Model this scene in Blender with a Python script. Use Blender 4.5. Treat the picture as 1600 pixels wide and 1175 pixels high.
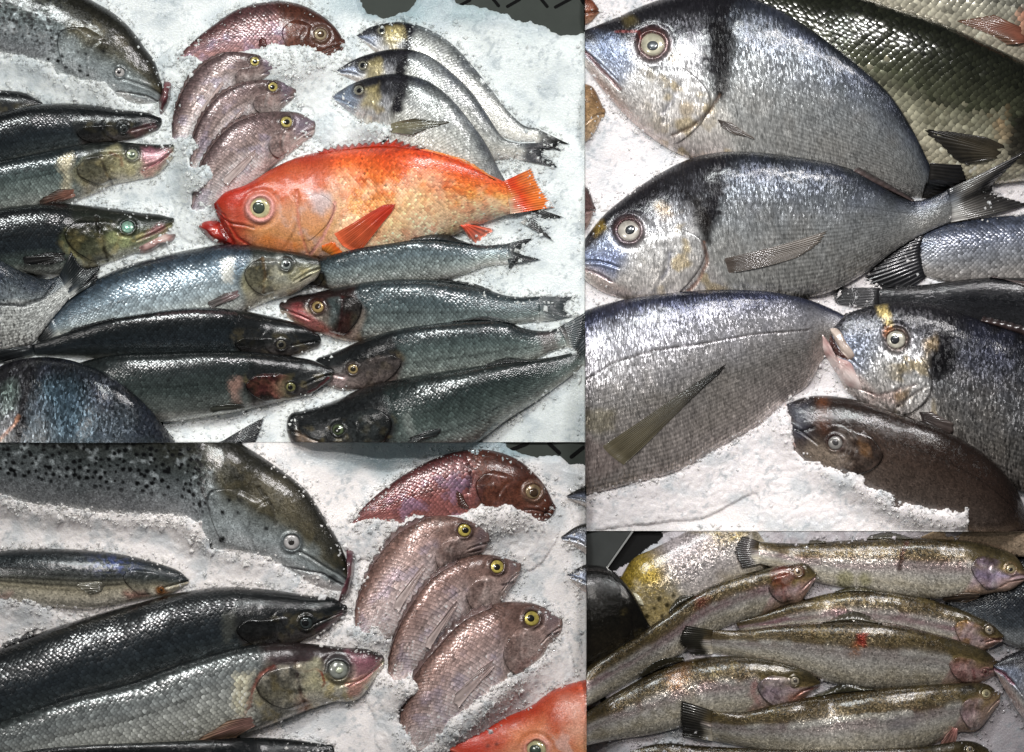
import bpy, math, random
import numpy as np
from mathutils import Vector

R = math.radians
rng = np.random.default_rng(7)
random.seed(7)
for o in list(bpy.data.objects):
    bpy.data.objects.remove(o)
sc = bpy.context.scene
COL = sc.collection

# ------------------------------------------------------------------ camera
# the whole display is laid out at 1 unit = 1 mm of counter, 1600 x 1175, seen from straight above
MM = 0.001
CAM_H = 10.0
cam = bpy.data.cameras.new('camera')
cam.sensor_width = 36.0
cam.lens = 36.0 * (CAM_H - 0.012) / 1.6
cam.clip_end = 60
camo = bpy.data.objects.new('camera', cam)
camo.location = (0, 0, CAM_H)
COL.objects.link(camo)
sc.camera = camo

# ------------------------------------------------------------------ light
world = bpy.data.worlds.new('World')
sc.world = world
world.use_nodes = True
bg = world.node_tree.nodes['Background']
bg.inputs['Color'].default_value = (0.92, 0.96, 1.0, 1)
bg.inputs['Strength'].default_value = 0.055


def lamp(name, kind, loc, target, power, color, size=0.3, size_y=None, angle=50, blend=0.6):
    li = bpy.data.lights.new(name, kind)
    li.energy = power
    li.color = color
    if kind == 'AREA':
        li.shape = 'RECTANGLE'
        li.size = size
        li.size_y = size_y or size
    else:
        li.shadow_soft_size = size
        li.spot_size = R(angle)
        li.spot_blend = blend
    o = bpy.data.objects.new(name, li)
    o.location = loc
    o.rotation_euler = (Vector(target) - Vector(loc)).to_track_quat('-Z', 'Y').to_euler()
    COL.objects.link(o)
    return o


# unseen market lamps, plus a fill and per-bed spots added to set brightness
lamp('unseen_lamp', 'AREA', (-0.55, 1.15, 1.6), (-0.35, 0.2, 0), 23, (0.96, 1.0, 0.99), 0.42, 0.12)
lamp('unseen_lamp', 'AREA', (0.70, 1.15, 1.6), (0.5, 0.2, 0), 24, (1.0, 0.97, 0.97), 0.42, 0.12)
lamp('unseen_lamp', 'AREA', (-1.5, -0.1, 1.9), (-0.3, -0.2, 0), 8, (1.0, 0.97, 0.94), 0.3, 0.3)  # added fill lamp, softens the shade from the left
lamp('unseen_lamp', 'SPOT', (-0.30, 1.0, 1.8), (-0.30, 0.22, 0), 34, (0.97, 1.0, 0.98), 0.06, angle=27, blend=1.0)  # added spot, brightens the middle of the upper left bed
lamp('unseen_lamp', 'SPOT', (0.05, 0.92, 1.7), (0.42, 0.16, 0), 60, (1.0, 0.97, 0.98), 0.06, angle=32, blend=0.9)  # added spot, lights the upper right bed more strongly
lamp('unseen_lamp', 'SPOT', (-0.62, 0.75, 1.9), (-0.36, -0.36, 0), 80, (1.0, 0.95, 0.93), 0.06, angle=30, blend=0.9)  # added spot for the lower left bed
lamp('unseen_lamp', 'SPOT', (0.62, 0.45, 1.7), (0.46, -0.42, 0), 72, (1.0, 0.95, 0.89), 0.06, angle=25, blend=0.9)  # added spot, lifts the dim trout bed

sc.view_settings.view_transform = 'Standard'
sc.view_settings.look = 'None'
sc.view_settings.exposure = 0.0
sc.view_settings.gamma = 1.0
sc.render.engine = 'CYCLES'
sc.cycles.max_bounces = 5
sc.cycles.diffuse_bounces = 2
sc.cycles.glossy_bounces = 2
sc.cycles.transmission_bounces = 2

# ------------------------------------------------------------------ helpers
def lin(h):
    h = h.lstrip('#')
    c = np.array([int(h[i:i + 2], 16) / 255 for i in (0, 2, 4)])
    return np.where(c <= 0.04045, c / 12.92, ((c + 0.055) / 1.055) ** 2.4)


def _hash(ix, iy, seed):
    x = np.sin(ix * 127.1 + iy * 311.7 + seed * 74.7) * 43758.5453
    return x - np.floor(x)


def vnoise(x, y, seed=0):
    ix, iy = np.floor(x), np.floor(y)
    fx, fy = x - ix, y - iy
    fx = fx * fx * (3 - 2 * fx)
    fy = fy * fy * (3 - 2 * fy)
    a, b = _hash(ix, iy, seed), _hash(ix + 1, iy, seed)
    c, d = _hash(ix, iy + 1, seed), _hash(ix + 1, iy + 1, seed)
    return (a * (1 - fx) + b * fx) * (1 - fy) + (c * (1 - fx) + d * fx) * fy


def fbm(x, y, seed=0, oct=4):
    x, y = 0.87 * x + 0.5 * y, 0.87 * y - 0.5 * x
    s, a, t = 0, 0.5, 0
    for i in range(oct):
        s = s + a * vnoise(x, y, seed + i * 13)
        t += a
        a *= 0.5
        x, y = 2.03 * (0.8 * x - 0.6 * y) + 3.7, 2.03 * (0.6 * x + 0.8 * y) + 1.3
    return s / t


def worley(x, y, seed=0):
    ix, iy = np.floor(x), np.floor(y)
    best = np.full(x.shape, 9.0)
    rnd = np.zeros(x.shape)
    for dx in (-1, 0, 1):
        for dy in (-1, 0, 1):
            cx, cy = ix + dx, iy + dy
            px = cx + 0.15 + 0.7 * _hash(cx, cy, seed + 1)
            py = cy + 0.15 + 0.7 * _hash(cx, cy, seed + 2)
            d = np.hypot(x - px, y - py)
            m = d < best
            best = np.where(m, d, best)
            rnd = np.where(m, _hash(cx, cy, seed + 3), rnd)
    return best, rnd


def sstep(a, b, x):
    t = np.clip((x - a) / (b - a), 0, 1)
    return t * t * (3 - 2 * t)


def ramp(v, stops):
    xs = [s[0] for s in stops]
    cs = np.array([lin(s[1]) for s in stops])
    return np.stack([np.interp(v, xs, cs[:, k]) for k in range(3)], -1)


def mixc(a, b, t):
    t = np.asarray(t)[..., None]
    return a * (1 - t) + b * t


def hermite(P, n=None, ts=None):
    """smooth curve through rows of P; chord-length parameter from the first two/four columns' middle"""
    P = np.asarray(P, float)
    mid = (P[:, :2] + P[:, 2:4]) / 2 if P.shape[1] >= 4 else P[:, :2]
    t = np.r_[0, np.cumsum(np.maximum(np.hypot(*np.diff(mid, axis=0).T), 1e-3))]
    m = np.zeros_like(P)
    d = np.diff(P, axis=0) / np.diff(t)[:, None]
    m[0], m[-1] = d[0], d[-1]
    for i in range(1, len(P) - 1):
        h0, h1 = t[i] - t[i - 1], t[i + 1] - t[i]
        m[i] = (d[i - 1] * h1 + d[i] * h0) / (h0 + h1)
    if ts is None:
        ts = np.linspace(0, t[-1], n)
    i = np.clip(np.searchsorted(t, ts, side='right') - 1, 0, len(t) - 2)
    h = (t[i + 1] - t[i])
    s = ((ts - t[i]) / h)[:, None]
    h = h[:, None]
    return ((2 * s**3 - 3 * s**2 + 1) * P[i] + (s**3 - 2 * s**2 + s) * h * m[i]
            + (-2 * s**3 + 3 * s**2) * P[i + 1] + (s**3 - s**2) * h * m[i + 1]), ts, t[-1]


def seg_dist(X, Y, pts):
    best = np.full(X.shape, 1e9)
    for (x0, y0), (x1, y1) in zip(pts[:-1], pts[1:]):
        dx, dy = x1 - x0, y1 - y0
        t = np.clip(((X - x0) * dx + (Y - y0) * dy) / (dx * dx + dy * dy + 1e-9), 0, 1)
        best = np.minimum(best, np.hypot(X - x0 - t * dx, Y - y0 - t * dy))
    return best


def poly_sd(X, Y, pts):
    """signed distance, positive inside"""
    d = seg_dist(X, Y, list(pts) + [pts[0]])
    ins = np.zeros(X.shape, bool)
    n = len(pts)
    for i in range(n):
        (x0, y0), (x1, y1) = pts[i], pts[(i + 1) % n]
        if y0 == y1:
            continue
        c = ((y0 > Y) != (y1 > Y)) & (X < (x1 - x0) * (Y - y0) / (y1 - y0) + x0)
        ins ^= c
    return np.where(ins, d, -d)


# height map of everything laid so far (2 mm cells)
CELL = 2.0
OX, OY = -110.0, -110.0
NX, NY = 912, 700
H = np.full((NY, NX), 0.0)          # fish and ice
FISH = np.full((NY, NX), -50.0)     # fish only
BURY = np.full((NY, NX), -50.0)     # ice heaped over fish


def hidx(x, y):
    i = np.clip(np.rint((x - OX) / CELL).astype(int), 0, NX - 1)
    j = np.clip(np.rint((y - OY) / CELL).astype(int), 0, NY - 1)
    return j, i


def hget(x, y, M=None):
    return (H if M is None else M)[hidx(np.asarray(x, float), np.asarray(y, float))]


def hput(x, y, z):
    tmp = np.full((NY, NX), -99.0)
    j, i = hidx(x.ravel(), y.ravel())
    np.maximum.at(tmp, (j, i), z.ravel())
    hole = tmp < -90
    f = tmp.copy()
    for dj, di in ((0, 1), (0, -1), (1, 0), (-1, 0)):
        f = np.maximum(f, np.roll(tmp, (dj, di), (0, 1)))
    nb = sum((np.roll(~hole, (dj, di), (0, 1)).astype(int) for dj, di in ((0, 1), (0, -1), (1, 0), (-1, 0))))
    tmp = np.where(hole & (nb >= 2), f, tmp)
    np.maximum(H, tmp, out=H)
    np.maximum(FISH, np.where(tmp < -90, -50, tmp), out=FISH)


def blur(a, n):
    for _ in range(3):
        for ax in (0, 1):
            k = np.zeros_like(a)
            for s in range(-n, n + 1):
                k += np.roll(a, s, ax)
            a = k / (2 * n + 1)
    return a


# the four beds of the counter: x0, y0, x1, y1 (mm); outer sides run past the picture
PANEL = {1: (-80, -80, 913.95, 690.95), 2: (914.05, -80, 1680, 829.95),
         3: (-80, 691.05, 915.95, 1255), 4: (916.05, 830.05, 1680, 1255)}


def W(x, y, z):
    return np.stack([(np.asarray(x) - 800) * MM, (587.5 - np.asarray(y)) * MM, np.asarray(z) * MM], -1)


# ------------------------------------------------------------------ materials
def newmat(name):
    m = bpy.data.materials.new(name)
    m.use_nodes = True
    nt = m.node_tree
    return m, nt, nt.nodes['Principled BSDF']


def N(nt, t, **kw):
    n = nt.nodes.new(t)
    for k, v in kw.items():
        if k in n.inputs:
            n.inputs[k].default_value = v
        else:
            setattr(n, k, v)
    return n


def skin_mat(name, coat=0.7, coat_rough=0.12, bump=0.25, nscale=420.0, streak=1.0, facet=0.3, cell=430.0, speck=0.5):
    m, nt, b = newmat(name)
    L = nt.links.new
    col = N(nt, 'ShaderNodeAttribute', attribute_name='col')
    srf = N(nt, 'ShaderNodeAttribute', attribute_name='surf')
    sep = N(nt, 'ShaderNodeSeparateColor')
    L(srf.outputs['Color'], sep.inputs[0])
    uv = N(nt, 'ShaderNodeUVMap', uv_map='along')
    mp = N(nt, 'ShaderNodeMapping')
    mp.inputs['Scale'].default_value = (1.0, streak, 1.0)
    L(uv.outputs[0], mp.inputs[0])
    no = N(nt, 'ShaderNodeTexNoise', Scale=nscale, Detail=3.0, Roughness=0.65)
    L(mp.outputs[0], no.inputs['Vector'])
    no2 = N(nt, 'ShaderNodeTexNoise', Scale=60.0, Detail=2.0)
    L(uv.outputs[0], no2.inputs['Vector'])
    vo = N(nt, 'ShaderNodeTexVoronoi', Scale=cell)
    L(mp.outputs[0], vo.inputs['Vector'])
    vs = N(nt, 'ShaderNodeSeparateColor')
    L(vo.outputs['Color'], vs.inputs[0])
    # tone: soft grain times per-cell speckle
    mr = N(nt, 'ShaderNodeMapRange')
    mr.inputs['From Min'].default_value = 0.25
    mr.inputs['From Max'].default_value = 0.75
    mr.inputs['To Min'].default_value = 0.62
    mr.inputs['To Max'].default_value = 1.38
    L(no.outputs['Fac'], mr.inputs['Value'])
    ms = N(nt, 'ShaderNodeMapRange')
    ms.inputs['To Min'].default_value = 1 - speck
    ms.inputs['To Max'].default_value = 1 + speck
    L(vs.outputs[0], ms.inputs['Value'])
    mm = N(nt, 'ShaderNodeMath', operation='MULTIPLY')
    L(mr.outputs[0], mm.inputs[0])
    L(ms.outputs[0], mm.inputs[1])
    mul = N(nt, 'ShaderNodeVectorMath', operation='SCALE')
    L(col.outputs['Color'], mul.inputs[0])
    L(mm.outputs[0], mul.inputs['Scale'])
    L(mul.outputs[0], b.inputs['Base Color'])
    L(sep.outputs[0], b.inputs['Metallic'])
    mr2 = N(nt, 'ShaderNodeMath', operation='MULTIPLY_ADD')
    L(no2.outputs['Fac'], mr2.inputs[0])
    mr2.inputs[1].default_value = 0.22
    ad = N(nt, 'ShaderNodeMath', operation='SUBTRACT')
    L(sep.outputs[1], ad.inputs[0])
    ad.inputs[1].default_value = 0.11
    L(ad.outputs[0], mr2.inputs[2])
    L(mr2.outputs[0], b.inputs['Roughness'])
    bp = N(nt, 'ShaderNodeBump', Distance=0.0016)
    st = N(nt, 'ShaderNodeMath', operation='MULTIPLY')
    L(sep.outputs[2], st.inputs[0])
    st.inputs[1].default_value = bump
    L(st.outputs[0], bp.inputs['Strength'])
    L(no.outputs['Fac'], bp.inputs['Height'])
    # every tiny scale leans its own way
    ce = N(nt, 'ShaderNodeVectorMath', operation='SUBTRACT')
    L(vo.outputs['Color'], ce.inputs[0])
    ce.inputs[1].default_value = (0.5, 0.5, 0.5)
    fk = N(nt, 'ShaderNodeMath', operation='MULTIPLY')
    L(sep.outputs[2], fk.inputs[0])
    fk.inputs[1].default_value = facet
    sc_ = N(nt, 'ShaderNodeVectorMath', operation='SCALE')
    L(ce.outputs[0], sc_.inputs[0])
    L(fk.outputs[0], sc_.inputs['Scale'])
    ad2 = N(nt, 'ShaderNodeVectorMath', operation='ADD')
    L(bp.outputs[0], ad2.inputs[0])
    L(sc_.outputs[0], ad2.inputs[1])
    nm = N(nt, 'ShaderNodeVectorMath', operation='NORMALIZE')
    L(ad2.outputs[0], nm.inputs[0])
    L(nm.outputs[0], b.inputs['Normal'])
    bp2 = N(nt, 'ShaderNodeBump', Distance=0.002, Strength=0.55)
    L(no2.outputs['Fac'], bp2.inputs['Height'])
    bp3 = N(nt, 'ShaderNodeBump', Distance=0.0012, Strength=min(bump, 1) * 0.45)
    L(no.outputs['Fac'], bp3.inputs['Height'])
    L(bp2.outputs[0], bp3.inputs['Normal'])
    L(bp3.outputs[0], b.inputs['Coat Normal'])
    b.inputs['Coat Weight'].default_value = coat
    b.inputs['Coat Roughness'].default_value = coat_rough
    b.inputs['Coat IOR'].default_value = 1.38
    b.inputs['Specular IOR Level'].default_value = 0.22
    return m


def attr_mat(name, rough=0.3, metal=0.0, coat=0.5, coat_rough=0.08, bump=0.0, trans=0.0):
    m, nt, b = newmat(name)
    col = N(nt, 'ShaderNodeAttribute', attribute_name='col')
    nt.links.new(col.outputs['Color'], b.inputs['Base Color'])
    b.inputs['Roughness'].default_value = rough
    b.inputs['Metallic'].default_value = metal
    b.inputs['Coat Weight'].default_value = coat
    b.inputs['Coat Roughness'].default_value = coat_rough
    b.inputs['Transmission Weight'].default_value = trans
    if bump:
        tc = N(nt, 'ShaderNodeTexCoord')
        no = N(nt, 'ShaderNodeTexNoise', Scale=500.0, Detail=2.0)
        nt.links.new(tc.outputs['Object'], no.inputs['Vector'])
        bp = N(nt, 'ShaderNodeBump', Distance=0.001, Strength=bump)
        nt.links.new(no.outputs['Fac'], bp.inputs['Height'])
        nt.links.new(bp.outputs[0], b.inputs['Normal'])
    return m


M_BASS = skin_mat('wet_bass_skin', 0.85, 0.15, 0.45, 420, 1.0, 0.25, 330, 0.35)
M_BREAM = skin_mat('wet_bream_skin', 0.7, 0.17, 0.55, 420, 0.3, 0.42, 560, 0.24)
M_GLINT = skin_mat('glinting_bream_skin', 0.7, 0.15, 0.8, 330, 0.45, 0.65, 400, 0.45)
M_TROUT = skin_mat('wet_trout_skin', 1.0, 0.16, 0.35, 520, 1.0, 0.32, 430, 0.34)
M_RED = skin_mat('wet_rockfish_skin', 0.5, 0.18, 0.5, 380, 1.0, 0.3, 300, 0.09)
M_SCALE = attr_mat('fish_scale', 0.30, 0.22, 0.6, 0.15)
M_SCALE_BIG = attr_mat('large_fish_scale', 0.24, 0.35, 0.8, 0.10)
M_SCALE_PINK = attr_mat('pink_fish_scale', 0.34, 0.28, 0.5, 0.15)
M_SCALE_RED = attr_mat('red_fish_scale', 0.36, 0.0, 0.4, 0.15)
M_FIN = attr_mat('fish_fin', 0.34, 0.0, 0.6, 0.12, 0.2)
M_EYE = attr_mat('fish_eye', 0.22, 0.25, 1.0, 0.03)
M_MOUTH = attr_mat('wet_mouth', 0.32, 0.0, 0.8, 0.10, 0.25)

# ------------------------------------------------------------------ mesh output
def mesh_obj(name, V, F, mat, parent, col=None, surf=None, uv=None, smooth=True):
    """V world metres; F list/array of tris or quads; attributes per vertex"""
    me = bpy.data.meshes.new(name)
    F = np.asarray(F, np.int32)
    k = F.shape[1]
    org = np.array(parent.location) if parent is not None else np.zeros(3)
    if parent is not None and parent.parent is not None:
        org = org + np.array(parent.parent.location)
    me.vertices.add(len(V))
    me.vertices.foreach_set('co', (V - org).astype(np.float32).ravel())
    me.loops.add(F.size)
    me.loops.foreach_set('vertex_index', F.ravel())
    me.polygons.add(len(F))
    me.polygons.foreach_set('loop_start', np.arange(0, F.size, k, dtype=np.int32))
    me.polygons.foreach_set('loop_total', np.full(len(F), k, np.int32))
    me.polygons.foreach_set('use_smooth', np.full(len(F), smooth))
    if col is not None:
        a = me.attributes.new('col', 'FLOAT_COLOR', 'POINT')
        c = np.ones((len(V), 4), np.float32)
        c[:, :3] = np.clip(col, 0, 1)
        a.data.foreach_set('color', c.ravel())
    if surf is not None:
        a = me.attributes.new('surf', 'FLOAT_COLOR', 'POINT')
        c = np.ones((len(V), 4), np.float32)
        c[:, :3] = surf
        a.data.foreach_set('color', c.ravel())
    if uv is not None:
        u = me.uv_layers.new(name='along')
        u.data.foreach_set('uv', uv[F.ravel()].astype(np.float32).ravel())
    me.update(calc_edges=True)
    me.validate()
    o = bpy.data.objects.new(name, me)
    me.materials.append(mat)
    COL.objects.link(o)
    if parent is not None:
        o.parent = parent
    return o


def clip_panel(V, F, panel, arrays=()):
    """trim at the bed's edge: what lies past it is flattened into the cut face, with vertices of its own"""
    x0, y0, x1, y1 = PANEL[panel]
    lo = W(x0, y1, 0)
    hi = W(x1, y0, 0)
    out = (V[:, 0] < lo[0]) | (V[:, 0] > hi[0]) | (V[:, 1] < lo[1]) | (V[:, 1] > hi[1])
    if not out.any():
        return V, F, arrays
    V = V.copy()
    V[:, 0] = np.clip(V[:, 0], lo[0], hi[0])
    V[:, 1] = np.clip(V[:, 1], lo[1], hi[1])
    fo = out[F].all(1)
    F = F.copy()
    used = np.unique(F[fo])
    mp = np.full(len(V), -1)
    mp[used] = np.arange(len(used)) + len(V)
    F[fo] = mp[F[fo]]
    V = np.concatenate([V, V[used]])
    arrays = [None if a is None else np.concatenate([a, a[used]]) for a in arrays]
    # drop vertices nobody uses
    keep = np.unique(F)
    re = np.full(len(V), -1)
    re[keep] = np.arange(len(keep))
    return V[keep], re[F], [None if a is None else a[keep] for a in arrays]


def inside(panel, x, y, m=0):
    x0, y0, x1, y1 = PANEL[panel]
    return (x > x0 + m) & (x < x1 - m) & (y > y0 + m) & (y < y1 - m)


def empty(name, x, y, label, cat, group=None):
    o = bpy.data.objects.new(name, None)
    o.empty_display_size = 0.02
    o.location = tuple(W(x, y, 0))
    o['label'] = label
    o['category'] = cat
    if group:
        o['group'] = group
    COL.objects.link(o)
    return o

# ------------------------------------------------------------------ fish pigment
def grain(X, Y, k, seed):
    return fbm(X / k, Y / k, seed, 3)


def pig_bass(f, body, head, gold=0.5, metal=0.35, rough=0.30):
    s, v, X, Y, uh = f['s'], f['v'], f['X'], f['Y'], f['uh']
    c = ramp(v + 0.10 * (grain(X, Y, 40, f['seed']) - 0.5), body)
    c *= (0.8 + 0.4 * grain(X, Y, 7, f['seed'] + 3))[..., None]
    h = ramp(v + 0.16 * (grain(X, Y, 16, f['seed'] + 5) - 0.5), head)
    g = sstep(0.5, 0.7, grain(X, Y, 13, f['seed'] + 8)) * sstep(0.3, 0.5, v) * gold
    h = mixc(h, lin('#b7a468'), g * 0.7)
    h *= (0.7 + 0.6 * grain(X, Y, 6, f['seed'] + 9))[..., None]
    hm = 1 - sstep(0.94, 1.03, uh + 0.05 * np.sin(v * 9))
    c = mixc(c, h, hm)
    ll = np.exp(-((v - f['ll']) * f['h'] / 1.6) ** 2) * (1 - hm)
    c *= (1 - 0.45 * ll)[..., None]
    m = metal * (0.4 + 0.6 * sstep(0.1, 0.45, v)) * (1 - 0.3 * hm)
    return c, m, np.full_like(s, rough), 1.0 - 0.5 * hm


def pig_bream(f, body, band=1.0, gold='#b59a55', metal=0.55, rough=0.30, nape='#17161a', streak=1.0, white=0.0):
    s, v, X, Y, uh = f['s'], f['v'], f['X'], f['Y'], f['uh']
    sd = f['seed']
    c = ramp(v + 0.16 * (grain(X, Y, 45, sd) - 0.5), body)
    st = fbm(s / 3.2 + 0.6 * fbm(s / 20, v * 6, sd + 4), v * f['h'] / 16, sd + 1, 3)
    st2 = vnoise(s / 2.4, v * f['h'] / 5.0, sd + 2)
    c *= (1 + streak * (0.7 * (st - 0.5) + 0.55 * (st2 - 0.5)))[..., None]
    c = mixc(c, lin('#7d86b4'), 0.06 * streak * sstep(0.3, 0.85, grain(X, Y, 22, sd + 6)) * (1 - sstep(0.3, 0.6, v)))
    c = mixc(c, lin('#b5a998'), 0.14 * sstep(0.35, 0.85, grain(X, Y, 30, sd + 7)) * sstep(0.25, 0.5, v))
    # long rows along the flank
    rows = 0.5 + 0.5 * np.cos(v * f['h'] / 7.0 * 2 * np.pi)
    c *= (1 - 0.38 * rows * sstep(1.15, 1.7, uh) * sstep(0.3, 0.5, v))[..., None]
    # head
    h = ramp(v + 0.14 * (grain(X, Y, 18, sd + 8) - 0.5), [(0, '#2b2a2e'), (0.22, '#3c3c40'), (0.36, '#97979a'), (0.6, '#cccac7'), (0.85, '#d6cfc9'), (1, '#dccfc9')])
    h *= (0.55 + 0.9 * grain(X, Y, 5, sd + 9))[..., None]
    h = mixc(h, lin(gold), 0.55 * sstep(0.55, 0.68, grain(X, Y, 24, sd + 10)) * sstep(0.3, 0.5, v) * sstep(0.45, 0.75, uh))
    h = mixc(h, lin('#6f7f9e'), 0.6 * (1 - sstep(0.25, 0.5, uh)) * sstep(0.2, 0.4, v) * (1 - sstep(0.62, 0.8, v)))
    hm = 1 - sstep(0.92, 1.06, uh + 0.10 * np.cos((v - 0.5) * 6) - 0.06)
    c = mixc(c, h, hm)
    # dark nape and blotch at the gill
    nz = 0.12 * (grain(X, Y, 9, sd + 11) - 0.5)
    d = 0.85 * (1 - sstep(0.06, 0.20, v + nz)) * sstep(0.2, 0.5, uh) * (1 - sstep(1.05, 1.5, uh))
    b = band * np.exp(-(((uh - 1.07 + 0.25 * (v - 0.3) + nz) / 0.10) ** 2)) * (1 - sstep(0.40, 0.58, v + nz))
    k = np.clip(np.maximum(d * band, b * 1.25), 0, 1)
    c = mixc(c, lin(nape), k)
    ll = np.exp(-((v - f['ll']) * f['h'] / 1.5) ** 2) * sstep(1.0, 1.2, uh)
    c *= (1 - 0.4 * ll)[..., None]
    m = metal * (1 - 0.55 * k)
    return c, m, np.full_like(s, rough), 1.0 - 0.2 * hm


def pig_pink(f, body, head, dots=0.6, metal=0.35):
    s, v, X, Y, uh = f['s'], f['v'], f['X'], f['Y'], f['uh']
    sd = f['seed']
    c = ramp(v + 0.14 * (grain(X, Y, 40, sd) - 0.5), body)
    c *= (0.7 + 0.6 * grain(X, Y, 6, sd + 3))[..., None]
    c = mixc(c, lin('#7c80a8'), 0.25 * sstep(0.5, 0.7, grain(X, Y, 18, sd + 2)) * sstep(0.2, 0.4, v))
    h = ramp(v + 0.14 * (grain(X, Y, 20, sd + 5) - 0.5), head)
    h *= (0.65 + 0.7 * grain(X, Y, 8, sd + 6))[..., None]
    hm = 1 - sstep(0.9, 1.08, uh + 0.08 * np.cos((v - 0.5) * 6) - 0.04)
    c = mixc(c, h, hm)
    ll = np.exp(-((v - f['ll']) * f['h'] / 1.6) ** 2) * sstep(1.0, 1.15, uh)
    c *= (1 - 0.6 * ll)[..., None]
    return c, metal * (1 - 0.5 * hm), np.full_like(s, 0.34), 1.0 - 0.5 * hm


def pig_red(f):
    s, v, X, Y, uh = f['s'], f['v'], f['X'], f['Y'], f['uh']
    sd = f['seed']
    c = ramp(v + 0.22 * (grain(X, Y, 55, sd) - 0.5), [(0, '#a03018'), (0.13, '#bf4c22'), (0.28, '#cf6c34'), (0.48, '#d78d4e'), (0.68, '#dcac7a'), (0.88, '#e4c9a8'), (1, '#e6d4bc')])
    c = mixc(c, lin('#c4643a'), 0.4 * sstep(0.45, 0.75, grain(X, Y, 30, sd + 1)))
    c = mixc(c, lin('#d2a868'), 0.45 * sstep(0.45, 0.75, grain(X, Y, 42, sd + 2)) * sstep(0.3, 0.55, v))
    c = mixc(c, lin('#e2c2a4'), 0.5 * sstep(0.42, 0.7, grain(X, Y, 26, sd + 11)) * sstep(0.12, 0.35, v))
    c = mixc(c, lin('#b9431f'), 0.4 * sstep(0.5, 0.75, grain(X, Y, 12, sd + 12)))
    c *= (0.86 + 0.28 * grain(X, Y, 4, sd + 3))[..., None]
    h = ramp(v + 0.25 * (grain(X, Y, 30, sd + 5) - 0.5), [(0, '#9c301c'), (0.3, '#b85a38'), (0.5, '#c48a68'), (0.75, '#c88a58'), (1, '#d2a284')])
    h = mixc(h, lin('#c9aca2'), 0.6 * sstep(0.46, 0.72, grain(X, Y, 16, sd + 6)) * sstep(0.45, 0.65, uh) * sstep(0.2, 0.4, v))
    h = mixc(h, lin('#a82a1e'), 0.8 * (1 - sstep(0.18, 0.46, uh + 0.2 * (grain(X, Y, 20, sd + 7) - 0.5))))
    hm = 1 - sstep(0.85, 1.1, uh)
    c = mixc(c, h, hm)
    return c, np.full_like(s, 0.05), np.full_like(s, 0.38), 1.0 - 0.4 * hm


def spots(f, k, dens, rmin, rmax, seed):
    d, r = worley(f['s'] / k, f['v'] * f['h'] / k, seed)
    rad = (rmin + (rmax - rmin) * ((r * 7.3) % 1)) / k
    return (1 - sstep(rad * 0.65, rad, d)) * (r < dens)


def pig_salmon(f, k=7.5):
    s, v, X, Y, uh = f['s'], f['v'], f['X'], f['Y'], f['uh']
    sd = f['seed']
    c = ramp(v + 0.2 * (grain(X, Y, 50, sd) - 0.5), [(0, '#151612'), (0.3, '#2b2c26'), (0.5, '#4c5252'), (0.72, '#787d7f'), (0.88, '#a5a7a9'), (1, '#c8c8c6')])
    c *= (0.75 + 0.5 * vnoise(s / 2.6, v * f['h'] / 2.6, sd + 1))[..., None]
    c = mixc(c, lin('#b4bcbe'), 0.7 * sstep(0.55, 0.8, grain(X, Y, 9, sd + 2)) * sstep(0.2, 0.5, v) * (1 - sstep(0.7, 0.9, v)))
    h = ramp(v + 0.25 * (grain(X, Y, 26, sd + 5) - 0.5), [(0, '#141410'), (0.28, '#26251d'), (0.42, '#403e33'), (0.56, '#6b706e'), (0.76, '#979e9f'), (1, '#c2c4c4')])
    h = mixc(h, lin('#57503c'), 0.45 * sstep(0.42, 0.7, grain(X, Y, 22, sd + 6)) * (1 - sstep(0.45, 0.6, v)) * sstep(0.1, 0.25, v))
    h *= (0.7 + 0.6 * grain(X, Y, 7, sd + 7))[..., None]
    hm = 1 - sstep(0.93, 1.04, uh + 0.12 * np.cos((v - 0.6) * 4) - 0.08)
    c = mixc(c, h, hm)
    sp = np.maximum(spots(f, k, 0.72, k * 0.26, k * 0.46, sd + 20) * (1 - hm) * (1 - sstep(0.70, 0.86, v)),
                    spots(f, k * 2.1, 0.6, k * 0.40, k * 0.68, sd + 30) * hm * sstep(0.5, 0.6, uh) * sstep(0.4, 0.5, v))
    c = mixc(c, lin('#060708'), sp)
    return c, 0.4 * (1 - 0.4 * hm) * (1 - sp), np.full_like(s, 0.33), 1.0 - 0.1 * hm


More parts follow.
